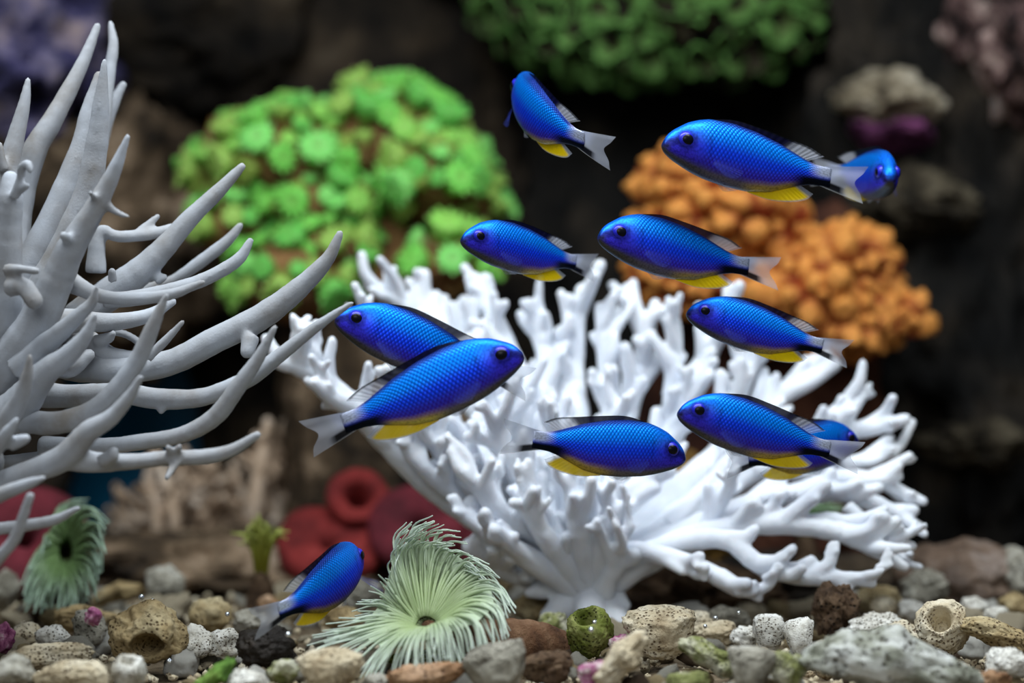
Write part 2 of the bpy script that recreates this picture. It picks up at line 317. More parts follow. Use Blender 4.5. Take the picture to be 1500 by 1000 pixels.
TR = (-40, 600, .69)
STAG = [  # each entry: list of tubes; a tube: [(px,py,d,r_px)...]
 [[(-40,600,.69,50),(5,545,.675,44),(45,490,.665,32),(84,409,.66,25),(103,365,.657,22),(136,310,.654,17),(165,255,.652,12),(187,200,.65,4.5)],
  [(140,292,.652,6),(132,282,.646,4)], [(105,355,.655,9),(93,345,.648,7)], [(158,302,.655,7),(172,311,.652,5.5),(187,317,.65,4)]],
 [[(10,400,.70,34),(25,300,.705,24),(50,222,.705,19),(73,183,.706,16),(99,136,.708,13),(123,88,.71,10),(143,38,.712,6)]],
 [[(60,440,.69,32),(95,370,.688,27),(126,290,.686,21),(142,210,.684,17),(148,150,.682,12),(153,90,.68,4.5)]],
 [[(20,440,.70,30),(50,380,.70,26),(88,300,.70,22),(118,220,.70,17),(130,165,.70,13),(145,110,.70,7)]],
 [[(130,270,.72,14),(150,190,.722,11),(161,103,.724,9),(166,66,.725,8),(162,34,.726,4.5)]],
 [[(140,235,.73,14),(155,180,.731,11),(167,150,.732,9),(180,124,.733,6)]],
 [[(5,330,.695,20),(12,250,.695,17),(24,198,.695,13),(35,154,.695,9.5),(41,117,.695,4.5)], [(4,250,.69,9),(-4,215,.688,9)]],
 [[(-30,540,.68,44),(0,470,.67,32),(8,398,.665,26),(12,332,.662,21),(15,290,.66,19),(15,262,.66,13)], [(20,290,.655,8),(30,262,.652,7),(32,246,.65,7),(41,240,.648,7),(44,250,.647,5)], [(25,282,.655,7),(39,272,.65,6)],
  [(10,395,.655,10),(30,394,.65,7),(54,397,.645,6)], [(14,420,.655,16),(35,420,.652,14),(50,440,.65,14)]],
 [[(140,400,.70,16),(143,350,.70,12),(152,337,.70,9),(171,346,.70,9),(220,343,.702,9),(262,332,.705,8)], [(205,338,.702,7),(218,328,.703,6),(231,317,.704,5)]],
 [[(110,470,.70,26),(150,438,.70,25),(202,400,.70,22),(242,361,.70,17),(279,319,.70,14),(323,277,.70,11),(354,244,.70,6.5)], [(165,412,.69,8),(164,397,.688,6)], [(228,412,.70,9),(240,406,.70,6)]],
 [[(190,432,.715,11),(230,420,.715,10),(257,409,.715,9),(301,378,.715,10),(334,352,.715,9),(352,330,.715,5.5)]],
 [[(150,440,.69,12),(200,436,.69,12),(268,420,.69,11),(312,403,.69,10.5),(350,379,.69,9.5),(367,352,.69,5.5)]],
 [[(95,408,.668,18),(118,421,.665,14),(145,433,.662,11),(190,438,.66,10.5),(250,431,.66,9),(297,413,.66,5)]],
 [[(60,475,.68,24),(110,470,.68,18),(160,472,.682,14),(215,463,.684,11),(252,442,.686,7)]],
 [[(30,540,.665,26),(60,510,.66,18),(82,492,.656,15),(112,465,.652,12),(135,442,.65,8.5),(141,421,.648,4)]],
 [[(15,610,.665,34),(40,580,.66,26),(67,545,.654,20),(100,520,.65,15.5),(125,492,.647,11),(139,462,.645,5)]],
 [[(-10,650,.65,20),(12,615,.645,17),(30,582,.64,13),(40,550,.637,9.5),(44,522,.635,4.5)]],
 [[(-15,670,.635,13),(8,637,.63,10),(24,615,.628,5)], [(15,650,.635,12),(38,642,.632,8)]],
 [[(20,560,.70,40),(60,525,.695,30),(125,535,.69,26),(175,541,.686,22),(249,531,.684,19.5),(315,498,.682,20),(381,465,.68,20),(438,422,.678,16),(480,379,.676,11),(498,342,.675,6)], [(368,492,.678,14),(362,515,.676,11)]],
 [[(0,585,.685,30),(40,577,.68,22),(100,580,.676,18),(175,576,.673,16),(233,584,.671,16),(299,581,.669,14),(365,554,.667,13),(404,525,.666,11.5),(464,478,.664,8.5),(515,444,.662,4.5)], [(236,590,.67,10),(236,602,.669,6)], [(160,582,.67,9),(165,592,.669,6)]],
 [[(60,655,.675,18),(110,655,.672,15),(162,653,.668,13),(200,648,.664,12.5),(266,637,.66,13),(315,610,.657,14),(348,567,.654,13),(378,525,.652,10),(402,480,.65,5)]],
 [[(-10,615,.67,30),(30,615,.664,20),(75,620,.658,18),(125,608,.654,17),(162,580,.65,15.5),(200,530,.647,14),(225,475,.644,11),(244,432,.642,4.5)]],
 [[(215,525,.675,8),(243,498,.674,7),(267,472,.673,4.5)]],
 [[(-40,735,.655,22),(-10,712,.65,19),(40,693,.645,18),(95,669,.64,20),(130,632,.636,17),(162,612,.634,13),(190,580,.632,9.5),(206,552,.63,5)],
  [(95,668,.642,20),(130,676,.642,17),(162,677,.642,14),(205,675,.642,12),(243,671,.642,12),(297,669,.642,12),(338,660,.641,10),(377,637,.64,6.5)],
  [(257,678,.640,7),(249,692,.637,6),(244,700,.635,4.5)], [(250,664,.640,7),(246,655,.637,5)], [(258,662,.640,7),(263,654,.637,5)], [(158,672,.640,10),(167,661,.634,8)], [(150,675,.638,12),(168,668,.634,8)]],
 [[(-30,745,.63,14),(-5,727,.628,12),(40,709,.625,9.5),(64,700,.623,4.5)]],
 [[(-30,850,.625,14),(0,815,.62,10),(22,788,.618,9.5),(36,750,.616,8),(44,726,.615,7)]],
 [[(-40,780,.64,13),(0,774,.638,10),(40,769,.636,9.5),(81,761,.634,8.5),(114,744,.632,5)]],
 [[(-20,680,.69,12),(20,676,.69,11),(65,668,.69,9)]],
 [[(90,480,.69,22),(130,498,.688,16),(160,520,.686,14),(205,526,.685,11)], [(140,500,.684,10),(158,495,.682,9),(166,488,.68,5)], [(165,486,.69,6),(185,490,.69,6),(205,502,.69,6)]],
 [[(40,480,.69,26),(60,440,.69,20),(75,420,.69,13)], [(70,520,.685,26),(100,535,.68,20),(130,520,.68,10)]],
 # trunk that stands in the gravel outside the frame
 [[(-120,905,.72,60),(-110,820,.71,48),(-85,720,.70,46),(-50,620,.69,52),(0,560,.685,48),(30,510,.685,34)], [(-95,780,.70,34),(-60,760,.67,26),(-25,775,.645,16)], [(-90,800,.70,32),(-70,860,.66,22),(-30,850,.63,14)], [(-90,720,.70,34),(-45,735,.67,24),(-25,742,.64,16)], [(-60,640,.69,40),(-20,680,.67,24),(-10,670,.645,16)]],
]
def px_tube(t, sides=12, jit=0.03, rnd=R):
    pts = [P(a, b, d) for a, b, d, r in t]; rad = [r*d/FPX for a, b, d, r in t]
    return tube(pts, rad, sides=sides, n=max(10, len(t)*6), jit=jit, rnd=rnd)
def rel(V, o):
    return [np.asarray(v)-np.asarray(o) for v in V]
def build_staghorn():
    base = P(-120, 905, .72); base.z = GROUND
    e = empty('staghorn_coral', base)
    tag(e, 'large pale grey staghorn coral with long pointed finger branches', 'coral')
    for k, grp in enumerate(STAG):
        V, F = join([px_tube(t) for t in grp])
        nm = 'trunk' if k == len(STAG)-1 else 'branch'
        o = obj(nm, new_mesh(nm, rel(V, base), F, M['staghorn']), e)
        fuse(o, 0.00075, 4)
build_staghorn()

WB = (868, 872, .775)
WHITE = [  # main limbs of the white coral: (px,py,d,r)
 [(868,900,.775,46),(850,855,.775,42),(790,805,.772,34),(720,765,.768,28),(650,720,.764,25),(590,668,.76,22),(540,615,.757,20),(495,578,.754,19),(450,540,.752,18),(408,530,.75,12)],
 [(870,880,.78,34),(800,845,.775,26),(740,830,.765,20),(690,800,.755,14)],
 [(850,850,.78,36),(800,780,.778,30),(740,720,.776,26),(690,660,.774,22),(640,610,.772,19),(600,585,.772,14)],
 [(860,840,.785,36),(820,760,.79,30),(780,680,.795,26),(740,610,.80,22),(700,560,.805,19),(650,530,.81,15),(610,520,.81,12)],
 [(865,840,.79,34),(830,740,.80,28),(790,640,.81,24),(760,560,.82,20),(730,480,.828,16),(700,420,.83,11)],
 [(790,640,.82,18),(720,540,.828,17),(660,490,.832,15),(600,450,.836,13),(540,420,.838,10)],
 [(870,830,.79,34),(855,730,.805,28),(845,640,.815,24),(838,560,.825,20),(842,490,.83,16),(852,425,.832,10)],
 [(880,830,.79,32),(890,730,.805,26),(905,640,.815,22),(930,560,.825,18),(945,500,.83,15),(918,440,.832,10)],
 [(885,830,.79,32),(930,740,.80,26),(975,650,.812,22),(1010,570,.82,18),(1040,510,.826,15),(1052,455,.828,10)],
 [(890,830,.785,32),(960,750,.795,26),(1040,680,.805,22),(1100,620,.812,19),(1150,575,.817,16),(1195,552,.82,10)],
 [(890,840,.78,30),(980,770,.785,24),(1070,710,.79,21),(1150,665,.795,19),(1230,635,.80,16),(1305,622,.803,9)],
 [(1100,690,.79,18),(1180,650,.795,16),(1230,600,.80,13),(1258,570,.802,9)],
 [(1120,690,.785,16),(1200,690,.788,14),(1265,675,.79,12),(1308,665,.792,9)],
 [(895,840,.775,28),(1000,785,.772,23),(1090,745,.77,20),(1170,725,.77,18),(1250,725,.77,14),(1345,770,.77,8)],
 [(1160,725,.772,16),(1230,700,.775,13),(1290,705,.776,11),(1325,735,.776,8)],
 [(890,845,.77,26),(1000,795,.762,21),(1090,770,.757,18),(1170,768,.753,17),(1240,785,.75,14),(1325,830,.748,8)],
 [(1170,768,.755,14),(1225,762,.753,12),(1270,785,.752,10),(1335,800,.752,8)],
 [(900,850,.765,22),(980,800,.756,17),(1060,790,.748,15),(1110,825,.743,14),(1170,845,.74,13),(1225,845,.738,11),(1278,855,.737,7)],
 [(880,850,.765,22),(920,806,.755,13),(975,815,.748,15),(1025,832,.743,14),(1065,850,.74,13),(1112,876,.738,7)],
 [(875,880,.765,26),(895,835,.755,13),(908,800,.75,9),(925,770,.747,7)],
 [(845,850,.77,26),(800,770,.76,20),(760,700,.755,17),(735,650,.752,14),(725,610,.75,9)],
 [(860,840,.77,28),(850,760,.765,22),(840,700,.76,18),(820,650,.758,14),(800,610,.757,9)],
 [(880,840,.775,26),(905,760,.77,20),(935,710,.768,16),(980,690,.768,12)],
 [(700,760,.765,18),(660,690,.758,14),(632,640,.755,12),(610,600,.753,8)],
 [(470,560,.752,14),(455,510,.752,12),(440,480,.752,9)],
 [(560,640,.756,14),(580,560,.756,12),(600,530,.756,8)],
 [(640,620,.772,14),(620,560,.775,12),(560,500,.778,11),(530,480,.78,8)],
 [(900,640,.815,18),(890,560,.82,14),(885,500,.824,12),(878,450,.826,8)],
 [(980,640,.812,16),(985,560,.818,13),(990,500,.822,11),(985,455,.824,8)],
 [(800,640,.812,18),(800,560,.82,14),(795,500,.824,12),(790,450,.826,8)],
 [(1060,660,.805,16),(1080,590,.81,13),(1100,540,.814,11),(1120,520,.816,8)],
 [(720,640,.79,16),(680,580,.795,14),(650,560,.797,12),(620,490,.80,8)],
 [(980,770,.78,16),(1050,700,.785,13),(1110,650,.788,11),(1140,620,.79,7)],
 [(1020,790,.765,14),(1055,740,.762,10),(1075,705,.76,8)],
 [(790,760,.77,18),(740,700,.765,14),(690,690,.762,12),(655,665,.76,8)],
 [(840,700,.775,18),(880,650,.775,14),(900,610,.775,11),(905,590,.775,8)],
 [(1240,740,.765,12),(1290,790,.762,10),(1318,812,.76,7)],
 [(700,700,.78,16),(720,640,.782,14),(760,600,.785,12),(770,560,.787,9)],
 [(860,860,.765,26),(810,800,.752,18),(780,760,.748,13),(765,725,.746,8)],
 [(860,860,.765,26),(850,790,.752,18),(838,740,.748,12),(830,700,.746,8)],
 [(850,860,.765,24),(770,815,.752,18),(715,785,.748,13),(690,750,.746,8)],
 [(870,860,.765,24),(880,790,.752,16),(892,750,.75,11),(880,715,.748,8)],
 [(820,800,.765,20),(740,755,.75,16),(700,715,.746,12),(688,685,.744,8)],
 [(680,735,.762,18),(625,690,.752,13),(600,650,.75,10),(590,625,.749,8)],
]
WHITE = [[(a, b, .775+(d-.775)*.62 if d > .775 else d, r) for a, b, d, r in L] for L in WHITE]
HORIZ = {9, 10, 11, 12, 13, 14, 15, 16, 17, 18, 32, 36}
def build_white():
    rnd = random.Random(11)
    base = P(868, 895, .775); base.z = GROUND
    e = empty('branching_coral', base)
    tag(e, 'snow white bushy branching coral standing in the gravel', 'coral')
    up = np.array([0, 0, 1.0])
    for li, L in enumerate(WHITE):
        tubes = [px_tube(L, 12, 0.06, rnd)]
        pts = np.array([P(a, b, d) for a, b, d, r in L]); rad = np.array([r*d/FPX for a, b, d, r in L])
        cen = catmull(np.column_stack([pts, rad]), 60)
        seg = np.linalg.norm(np.diff(cen[:, :3], axis=0), axis=1); tot = seg.sum()
        hz = li in HORIZ; n = max(3, int(tot/(0.0105 if hz else 0.0058)))
        for i in range(n):
            t = (0.30 if hz else 0.10)+(0.66 if hz else 0.86)*(i+rnd.random())/n
            k = min(58, int(t*59)); p = cen[k, :3]; r = cen[k, 3]
            T = cen[k+1, :3]-cen[k, :3]; T /= np.linalg.norm(T)
            rv = np.array([rnd.gauss(0, 1) for _ in range(3)]); rv /= np.linalg.norm(rv)
            rv[1] -= 0.45
            side = rv-T*np.dot(rv, T)
            dr = (0.35*up+0.95*T+0.6*side) if hz else (0.55*up+0.55*T+0.75*side); dr /= np.linalg.norm(dr)
            ln = rnd.uniform(0.006, 0.0135)*(0.75 if L[0][2] < .76 else 1.0)
            r0 = min(r*0.85, rnd.uniform(0.0021, 0.0032)); r1 = r0*rnd.uniform(0.65, 0.9)
            bend = np.array([rnd.gauss(0, 1) for _ in range(3)])*0.15*ln+up*0.2*ln
            q = p+dr*(r*0.3)
            tip = q+dr*(ln+r*0.7)+bend
            mid = q+dr*(ln+r*0.7)*0.55
            tubes.append(tube([q, mid, tip], [r0*1.35, r0, r1], sides=8, n=8))
            # knuckled fingertips
            for _ in range(rnd.choice((0, 1, 1, 2))):
                rv = np.array([rnd.gauss(0, 1) for _ in range(3)]); rv /= np.linalg.norm(rv)
                d2 = dr*0.75+0.65*rv; d2 /= np.linalg.norm(d2)
                s0 = q+(tip-q)*rnd.uniform(0.5, 0.85); l2 = rnd.uniform(0.0025, 0.0055)
                tubes.append(tube([s0, s0+d2*l2*0.6, s0+d2*l2+up*0.0008], [r1*1.1, r1*.95, r1*0.75], sides=7, n=6))
        V, F = join(tubes)
        o = obj('branch', new_mesh('branch', rel(V, base), F, M['whitecoral']), e)
        fuse(o, 0.0008, 3)
    # foot that clasps the gravel
    foot = [px_tube(t, 12, 0.05, rnd) for t in ([(868,930,.775,40),(865,880,.775,42),(860,850,.776,34)], [(868,870,.77,34),(890,895,.762,24),(908,912,.756,18),(912,930,.755,12)], [(855,865,.77,34),(832,885,.765,26),(812,896,.762,18),(800,900,.76,10)], [(865,870,.765,30),(866,905,.755,22),(868,925,.752,16)], [(880,850,.77,26),(905,875,.764,14),(918,886,.76,7)], [(830,840,.77,24),(795,862,.766,16),(775,868,.764,8)])]
    V, F = join(foot); o = obj('foot', new_mesh('foot', rel(V, base), F, M['whitecoral']), e); fuse(o, 0.0009, 4)
build_white()

# ------------------------------------------------------------------ fish
SS = np.array([0, .006, .020, .042, .107, .16, .212, .325, .4427, .5626, .65, .70, .755, .80, .83])
TOPH = np.array([0.012, .030, .052, .0735, .1175, .138, .151, .152, .135, .104, .072, .054, .041, .039, .036])
SB = np.array([0, .006, .020, .06, .1134, .16, .219, .33, .43, .536, .62, .681, .74, .80, .83])
BOTH = np.array([-.014, -.026, -.038, -.060, -.081, -.097, -.112, -.128, -.132, -.118, -.087, -.064, -.050, -.047, -.044])
SW = np.array([0, .01, .03, .06, .11, .18, .26, .36, .48, .60, .70, .80, .83])
WID = np.array([.014, .025, .034, .042, .054, .063, .067, .064, .053, .036, .021, .008, .0015])
def prof(s):
    return np.interp(s, SS, TOPH), np.interp(s, SB, BOTH), np.interp(s, SW, WID)
def smooth_prof():
    g = np.linspace(0, .83, 416); t, b, wd = prof(g); out = []
    for a in (t, b, wd):
        q = a.copy()
        for _ in range(30):
            q[2:-1] = 0.25*q[1:-2]+0.5*q[2:-1]+0.25*q[3:]
        out.append(q)
    return g, out
_PG, (_PT, _PB, _PW) = smooth_prof()
def prof_s(s):
    return np.interp(s, _PG, _PT), np.interp(s, _PG, _PB), np.interp(s, _PG, _PW)
def lerp(a, b, t):
    return tuple(a[i]+(b[i]-a[i])*t for i in range(3))
def sm(x, a, b):
    t = min(1, max(0, (x-a)/(b-a))); return t*t*(3-2*t)

C_BRI = S((0, 140, 255)); C_MID = S((20, 72, 252)); C_VIO = S((66, 58, 214)); C_NAV = S((22, 16, 104))
C_GRY = S((110, 104, 104)); C_YEL = S((255, 218, 6)); C_PALE = S((196, 204, 228)); C_BLK = S((5, 6, 16)); C_OLV = S((82, 78, 66))
def body_col(s, t):
    """colour of the damselfish: s along the body, t from belly (-1) to back (+1)"""
    c = lerp(C_VIO, C_MID, sm(t, -.62, -.1)); c = lerp(c, C_BRI, sm(t, -.05, .5))
    c = lerp(c, C_NAV, sm(t, .72, .94)*(0.3+0.6*sm(s, .12, .35)))
    f = 1-sm(s, .10, .22)                                          # violet blue face
    c = lerp(c, lerp(S((70, 52, 226)), S((10, 110, 252)), sm(t, .3, .75)), f*0.75)
    b = sm(-t, .58, .86); bc = lerp(C_OLV, C_GRY, sm(s, .1, .3)); bc = lerp(bc, lerp(C_GRY, C_YEL, .45), sm(s, .36, .48))
    c = lerp(c, bc, b*(1-sm(s, .62, .70)))
    ln = 1-sm(s, .0, .035); c = lerp(c, C_OLV, ln*0.8*sm(-t, -.5, .2)) # dusky lips
    pal = sm(s, .70, .79)*sm(t, -.45, .2); c = lerp(c, C_PALE, pal)
    blk = sm(s, .60, .70)*sm(-t, .05, .45); c = lerp(c, C_BLK, blk)
    m = sm(s, .13, .22)*(1-sm(s, .70, .79))*(1-sm(-t, .6, .85))
    return c, m
def skin_mat():
    m, nt, b = base_mat('damsel_skin')
    at = node(nt, 'ShaderNodeVertexColor', layer_name='Col')
    uv = node(nt, 'ShaderNodeUVMap', uv_map='UVMap')
    mp = node(nt, 'ShaderNodeMapping'); mp.inputs['Rotation'].default_value = (0, 0, math.radians(45)); mp.inputs['Scale'].default_value = (1, 1, 1)
    nt.links.new(uv.outputs[0], mp.inputs[0])
    vo = node(nt, 'ShaderNodeTexVoronoi', voronoi_dimensions='2D'); vo.inputs['Randomness'].default_value = 0.0; vo.inputs['Scale'].default_value = 1.0
    nt.links.new(mp.outputs[0], vo.inputs['Vector'])
    mr = node(nt, 'ShaderNodeMapRange'); mr.inputs[1].default_value = 0.30; mr.inputs[2].default_value = 0.64; nt.links.new(vo.outputs['Distance'], mr.inputs[0])
    ms = node(nt, 'ShaderNodeMath', operation='MULTIPLY'); nt.links.new(mr.outputs[0], ms.inputs[0]); nt.links.new(at.outputs[1], ms.inputs[1])
    hs = node(nt, 'ShaderNodeMix', data_type='RGBA', blend_type='MULTIPLY'); hs.inputs[7].default_value = (0.8, 0.20, 0.48, 1)
    nt.links.new(ms.outputs[0], hs.inputs[0]); nt.links.new(at.outputs[0], hs.inputs[6])
    # fine speckle of the head scales
    vs2 = node(nt, 'ShaderNodeTexVoronoi', voronoi_dimensions='2D'); vs2.inputs['Scale'].default_value = 1.25; nt.links.new(uv.outputs[0], vs2.inputs['Vector'])
    r2 = node(nt, 'ShaderNodeMapRange'); r2.inputs[1].default_value = 0.3; r2.inputs[2].default_value = 0.75; r2.inputs[3].default_value = 1.0; r2.inputs[4].default_value = 0.62
    nt.links.new(vs2.outputs['Distance'], r2.inputs[0])
    iv = node(nt, 'ShaderNodeMath', operation='SUBTRACT'); iv.inputs[0].default_value = 1.0; nt.links.new(at.outputs[1], iv.inputs[1])
    mx = node(nt, 'ShaderNodeMix', data_type='RGBA', blend_type='MULTIPLY'); nt.links.new(iv.outputs[0], mx.inputs[0])
    nt.links.new(hs.outputs[2], mx.inputs[6]); nt.links.new(r2.outputs[0], mx.inputs[7])
    nt.links.new(mx.outputs[2], b.inputs['Base Color'])
    bp = node(nt, 'ShaderNodeBump'); bp.invert = True; bp.inputs['Strength'].default_value = 0.75; bp.inputs['Distance'].default_value = 0.0003
    hh = node(nt, 'ShaderNodeMath', operation='MULTIPLY'); nt.links.new(vo.outputs['Distance'], hh.inputs[0]); nt.links.new(at.outputs[1], hh.inputs[1])
    nt.links.new(hh.outputs[0], bp.inputs['Height']); nt.links.new(bp.outputs[0], b.inputs['Normal'])
    b.inputs['Metallic'].default_value = 0.5; b.inputs['Roughness'].default_value = 0.4
    b.inputs['Specular IOR Level'].default_value = 0.35; b.inputs['Specular Tint'].default_value = (0.35, 0.6, 1, 1)
    return m
def fin_mat():
    m, nt, b = base_mat('damsel_fin')
    at = node(nt, 'ShaderNodeVertexColor', layer_name='Col')
    uv = node(nt, 'ShaderNodeUVMap', uv_map='UVMap')
    sp = node(nt, 'ShaderNodeSeparateXYZ'); nt.links.new(uv.outputs[0], sp.inputs[0])
    wv = node(nt, 'ShaderNodeMath', operation='SINE'); mu = node(nt, 'ShaderNodeMath', operation='MULTIPLY'); mu.inputs[1].default_value = 2*math.pi
    nt.links.new(sp.outputs[0], mu.inputs[0]); nt.links.new(mu.outputs[0], wv.inputs[0])
    r = node(nt, 'ShaderNodeMapRange'); r.inputs[1].default_value = -1; r.inputs[2].default_value = 1; r.inputs[3].default_value = -0.09; r.inputs[4].default_value = 0.09
    nt.links.new(wv.outputs[0], r.inputs[0])
    om = node(nt, 'ShaderNodeMath', operation='SUBTRACT'); om.inputs[0].default_value = 1.0; nt.links.new(at.outputs[1], om.inputs[1])
    al = node(nt, 'ShaderNodeMath', operation='MULTIPLY_ADD', use_clamp=True); nt.links.new(om.outputs[0], al.inputs[0]); nt.links.new(r.outputs[0], al.inputs[1]); nt.links.new(at.outputs[1], al.inputs[2])
    nt.links.new(at.outputs[0], b.inputs['Base Color'])
    tl = node(nt, 'ShaderNodeBsdfTranslucent'); nt.links.new(at.outputs[0], tl.inputs[0]); tr = node(nt, 'ShaderNodeBsdfTransparent')
    m1 = node(nt, 'ShaderNodeMixShader'); m1.inputs[0].default_value = .45; nt.links.new(b.outputs[0], m1.inputs[1]); nt.links.new(tl.outputs[0], m1.inputs[2])
    m2 = node(nt, 'ShaderNodeMixShader'); nt.links.new(al.outputs[0], m2.inputs[0]); nt.links.new(tr.outputs[0], m2.inputs[1]); nt.links.new(m1.outputs[0], m2.inputs[2])
    nt.links.new(m2.outputs[0], nt.nodes['Material Output'].inputs[0])
    bp = node(nt, 'ShaderNodeBump'); bp.inputs['Strength'].default_value = 0.3; bp.inputs['Distance'].default_value = 0.0002
    nt.links.new(wv.outputs[0], bp.inputs['Height']); nt.links.new(bp.outputs[0], b.inputs['Normal'])
    b.inputs['Roughness'].default_value = 0.4; b.inputs['Specular IOR Level'].default_value = 0.3
    return m
M['skin'] = skin_mat(); M['fin'] = fin_mat()
me_, nt_, b_ = base_mat('fish_iris'); b_.inputs['Base Color'].default_value = (*S((26, 30, 186)), 1); b_.inputs['Roughness'].default_value = .35; M['iris'] = me_
me_, nt_, b_ = base_mat('fish_pupil'); b_.inputs['Base Color'].default_value = (.003, .003, .006, 1); b_.inputs['Roughness'].default_value = .3; b_.inputs['Specular IOR Level'].default_value = .2; M['pupil'] = me_

def fish(label, sn, tl, d, Lm, toward, bend=0.0, roll=0.0, tailbend=0.0, pect=0.5, pect_out=0.25, group='blue damselfish swimming in the tank', headbend=0.0, girth=1.0):
    """sn / tl: pixels of the snout and of the middle of the tail-fin edge; d: distance of the fish; Lm: body length in metres; toward>0: head comes nearer"""
    a = P(sn[0], sn[1], d); b = P(tl[0], tl[1], d); pr = (a-b).length
    dy = math.sqrt(max(0, Lm*Lm-pr*pr))*toward
    a = P(sn[0], sn[1], d-dy/2); b = P(tl[0], tl[1], d+dy/2)
    e1 = np.array(b-a); L = np.linalg.norm(e1); e1 /= L
    e3 = np.array([0, 0, 1.0]); e3 -= e1*np.dot(e3, e1); e3 /= np.linalg.norm(e3)
    e2 = np.cross(e3, e1)
    cr, sr = math.cos(math.radians(roll)), math.sin(math.radians(roll))
    e3, e2 = e3*cr+e2*sr, e2*cr-e3*sr
    a = np.array(a); org = (a+np.array(b))/2
    def lat(s):
        return L*(bend*4*s*(1-s)+tailbend*max(0, s-.6)**2*6+headbend*max(0, .4-s)**2*6)
    def frame(s):
        h = 1e-3; t = e1*L*2*h+e2*(lat(s+h)-lat(s-h)); t /= np.linalg.norm(t)
        return a+e1*L*s+e2*lat(s), np.cross(e3, t)
    def pt(s, h, y):
        p, n = frame(s); return p+n*y*L+e3*h*L-org
    root = empty('damselfish', Vector(org)); tag(root, label, 'fish', group)
    # body
    ns, na = 84, 40; V = []; Cc = []; UV = []; F = []
    sv = 0.83*(np.linspace(0, 1, ns)**1.25)
    for s in sv:
        T, B, W = prof_s(s); W = W*girth; mid = (T+B)/2; hf = (T-B)/2; fr, n = frame(s)
        for j in range(na+1):
            an = 2*math.pi*j/na; t = math.cos(an); y = math.sin(an)
            yy = math.copysign(abs(y)**0.92, y)*W*(1-0.12*t)
            V.append(fr+n*yy*L+e3*(mid+t*hf)*L-org)
            c, mk = body_col(s, t)
            dd = math.hypot((s-.205), (mid+t*hf-.052)*1.2)
            if abs(y) > .3: c = lerp(c, C_BLK, 1-sm(dd, .006, .013))
            gg = abs(s-(.205-.5*(mid+t*hf)**2*6)); 
            c = lerp(c, S((16, 14, 90)), (1-sm(gg, .002, .008))*sm(t, -.6, -.1)*(1-sm(t, .3, .5))*.4)
            h_ = mid+t*hf; bar = (1-sm(abs(h_-.008-.30*s), .010, .026))*(1-sm(s, .07, .12)); c = lerp(c, S((14, 12, 60)), bar*.75)
            rg = math.hypot(s-.092, h_-.036); c = lerp(c, S((16, 12, 84)), (1-sm(rg, .040, .056))*.6)
            mo = math.hypot((s-.012)*.6, (mid+t*hf)+.004); c = lerp(c, S((20, 16, 40)), (1-sm(mo, .002, .006))*.8)
            Cc.append((*c, mk))
            UV.append((s*72, (j/na if j <= na/2 else 1-j/na)*2*19))
    for i in range(ns-1):
        for j in range(na):
            F.append([i*(na+1)+j, (i+1)*(na+1)+j, (i+1)*(na+1)+j+1, i*(na+1)+j+1])
    F.append(list(range(na+1))); F.append([(ns-1)*(na+1)+j for j in range(na+1)][::-1])
    obj('body', new_mesh('body', V, F, M['skin'], Cc, UV), root)
    def fin(name, base, tip, colf, nu=26, nv=9, rays=16, y0=0.0, ripple=.004, off=None):
        bs = catmull(np.array(base, float), nu); ts = catmull(np.array(tip, float), nu); V = []; Cc = []; UV = []; F = []
        for i in range(nu):
            for j in range(nv):
                v = j/(nv-1); q = bs[i]*(1-v)+ts[i]*v; u = i/(nu-1)
                y = y0+(off(u, v) if off else 0)+ripple*v*math.sin(u*9+label.__len__())
                V.append(pt(q[0], q[1], y)); Cc.append(colf(u, v)); UV.append((u*rays, v))
        for i in range(nu-1):
            for j in range(nv-1):
                F.append([i*nv+j, (i+1)*nv+j, (i+1)*nv+j+1, i*nv+j+1])
        return obj(name, new_mesh(name, V, F, M['fin'], Cc, UV), root)
    # dorsal fin: black spiny front, clear rear lobe
    def dcol(u, v):
        k = sm(u, .62, .74)
        c = lerp(S((10, 9, 46)), S((216, 220, 232)), k); al = 0.97*(1-k)+0.58*k
        if v > .86 and u < .985: c = lerp(c, C_BLK, .9); al = max(al, .85)
        return (*c, al*(1-.35*sm(u, .94, 1)))
    fin('dorsal_fin', [(.21, .140), (.33, .142), (.45, .122), (.56, .094), (.65, .066), (.70, .048)],
        [(.19, .146), (.33, .168), (.46, .155), (.60, .132), (.71, .114), (.785, .084)], dcol, rays=18, nu=40, nv=11)
    def acol(u, v):
        k = max(sm(v, .86, .97), sm(u, .80, .93)); c = lerp(C_YEL, S((190, 196, 210)), k)
        return (*c, .97*(1-k)+.45*k)
    fin('anal_fin', [(.42, -.118), (.50, -.112), (.58, -.092), (.64, -.072), (.675, -.056)],
        [(.44, -.135), (.55, -.150), (.65, -.142), (.725, -.120), (.755, -.090)], acol, rays=14)
    def ccol(u, v):   # u 0 = lower edge, 1 = upper edge
        c = S((214, 219, 232)); al = .66-.22*v
        kb = (1-sm(abs(u-.17+.05*v), .10, .19))*(1-sm(v, .45, .72)); c = lerp(c, C_BLK, kb); al = al+(.98-al)*kb
        if u < .03: c = lerp(c, S((210, 200, 150)), .3)
        kk = (1-sm(v, .18, .62))*sm(u, .3, .5); c = lerp(c, C_PALE, kk); al = al+(.96-al)*kk
        return (*c, al)
    fin('caudal_fin', [(.775, -.047), (.785, -.025), (.79, 0), (.785, .02), (.775, .038)],
        [(1.0, -.094), (.985, -.056), (.945, -.008), (.985, .04), (1.005, .075)], ccol, rays=26, nu=34, nv=14, ripple=.006)
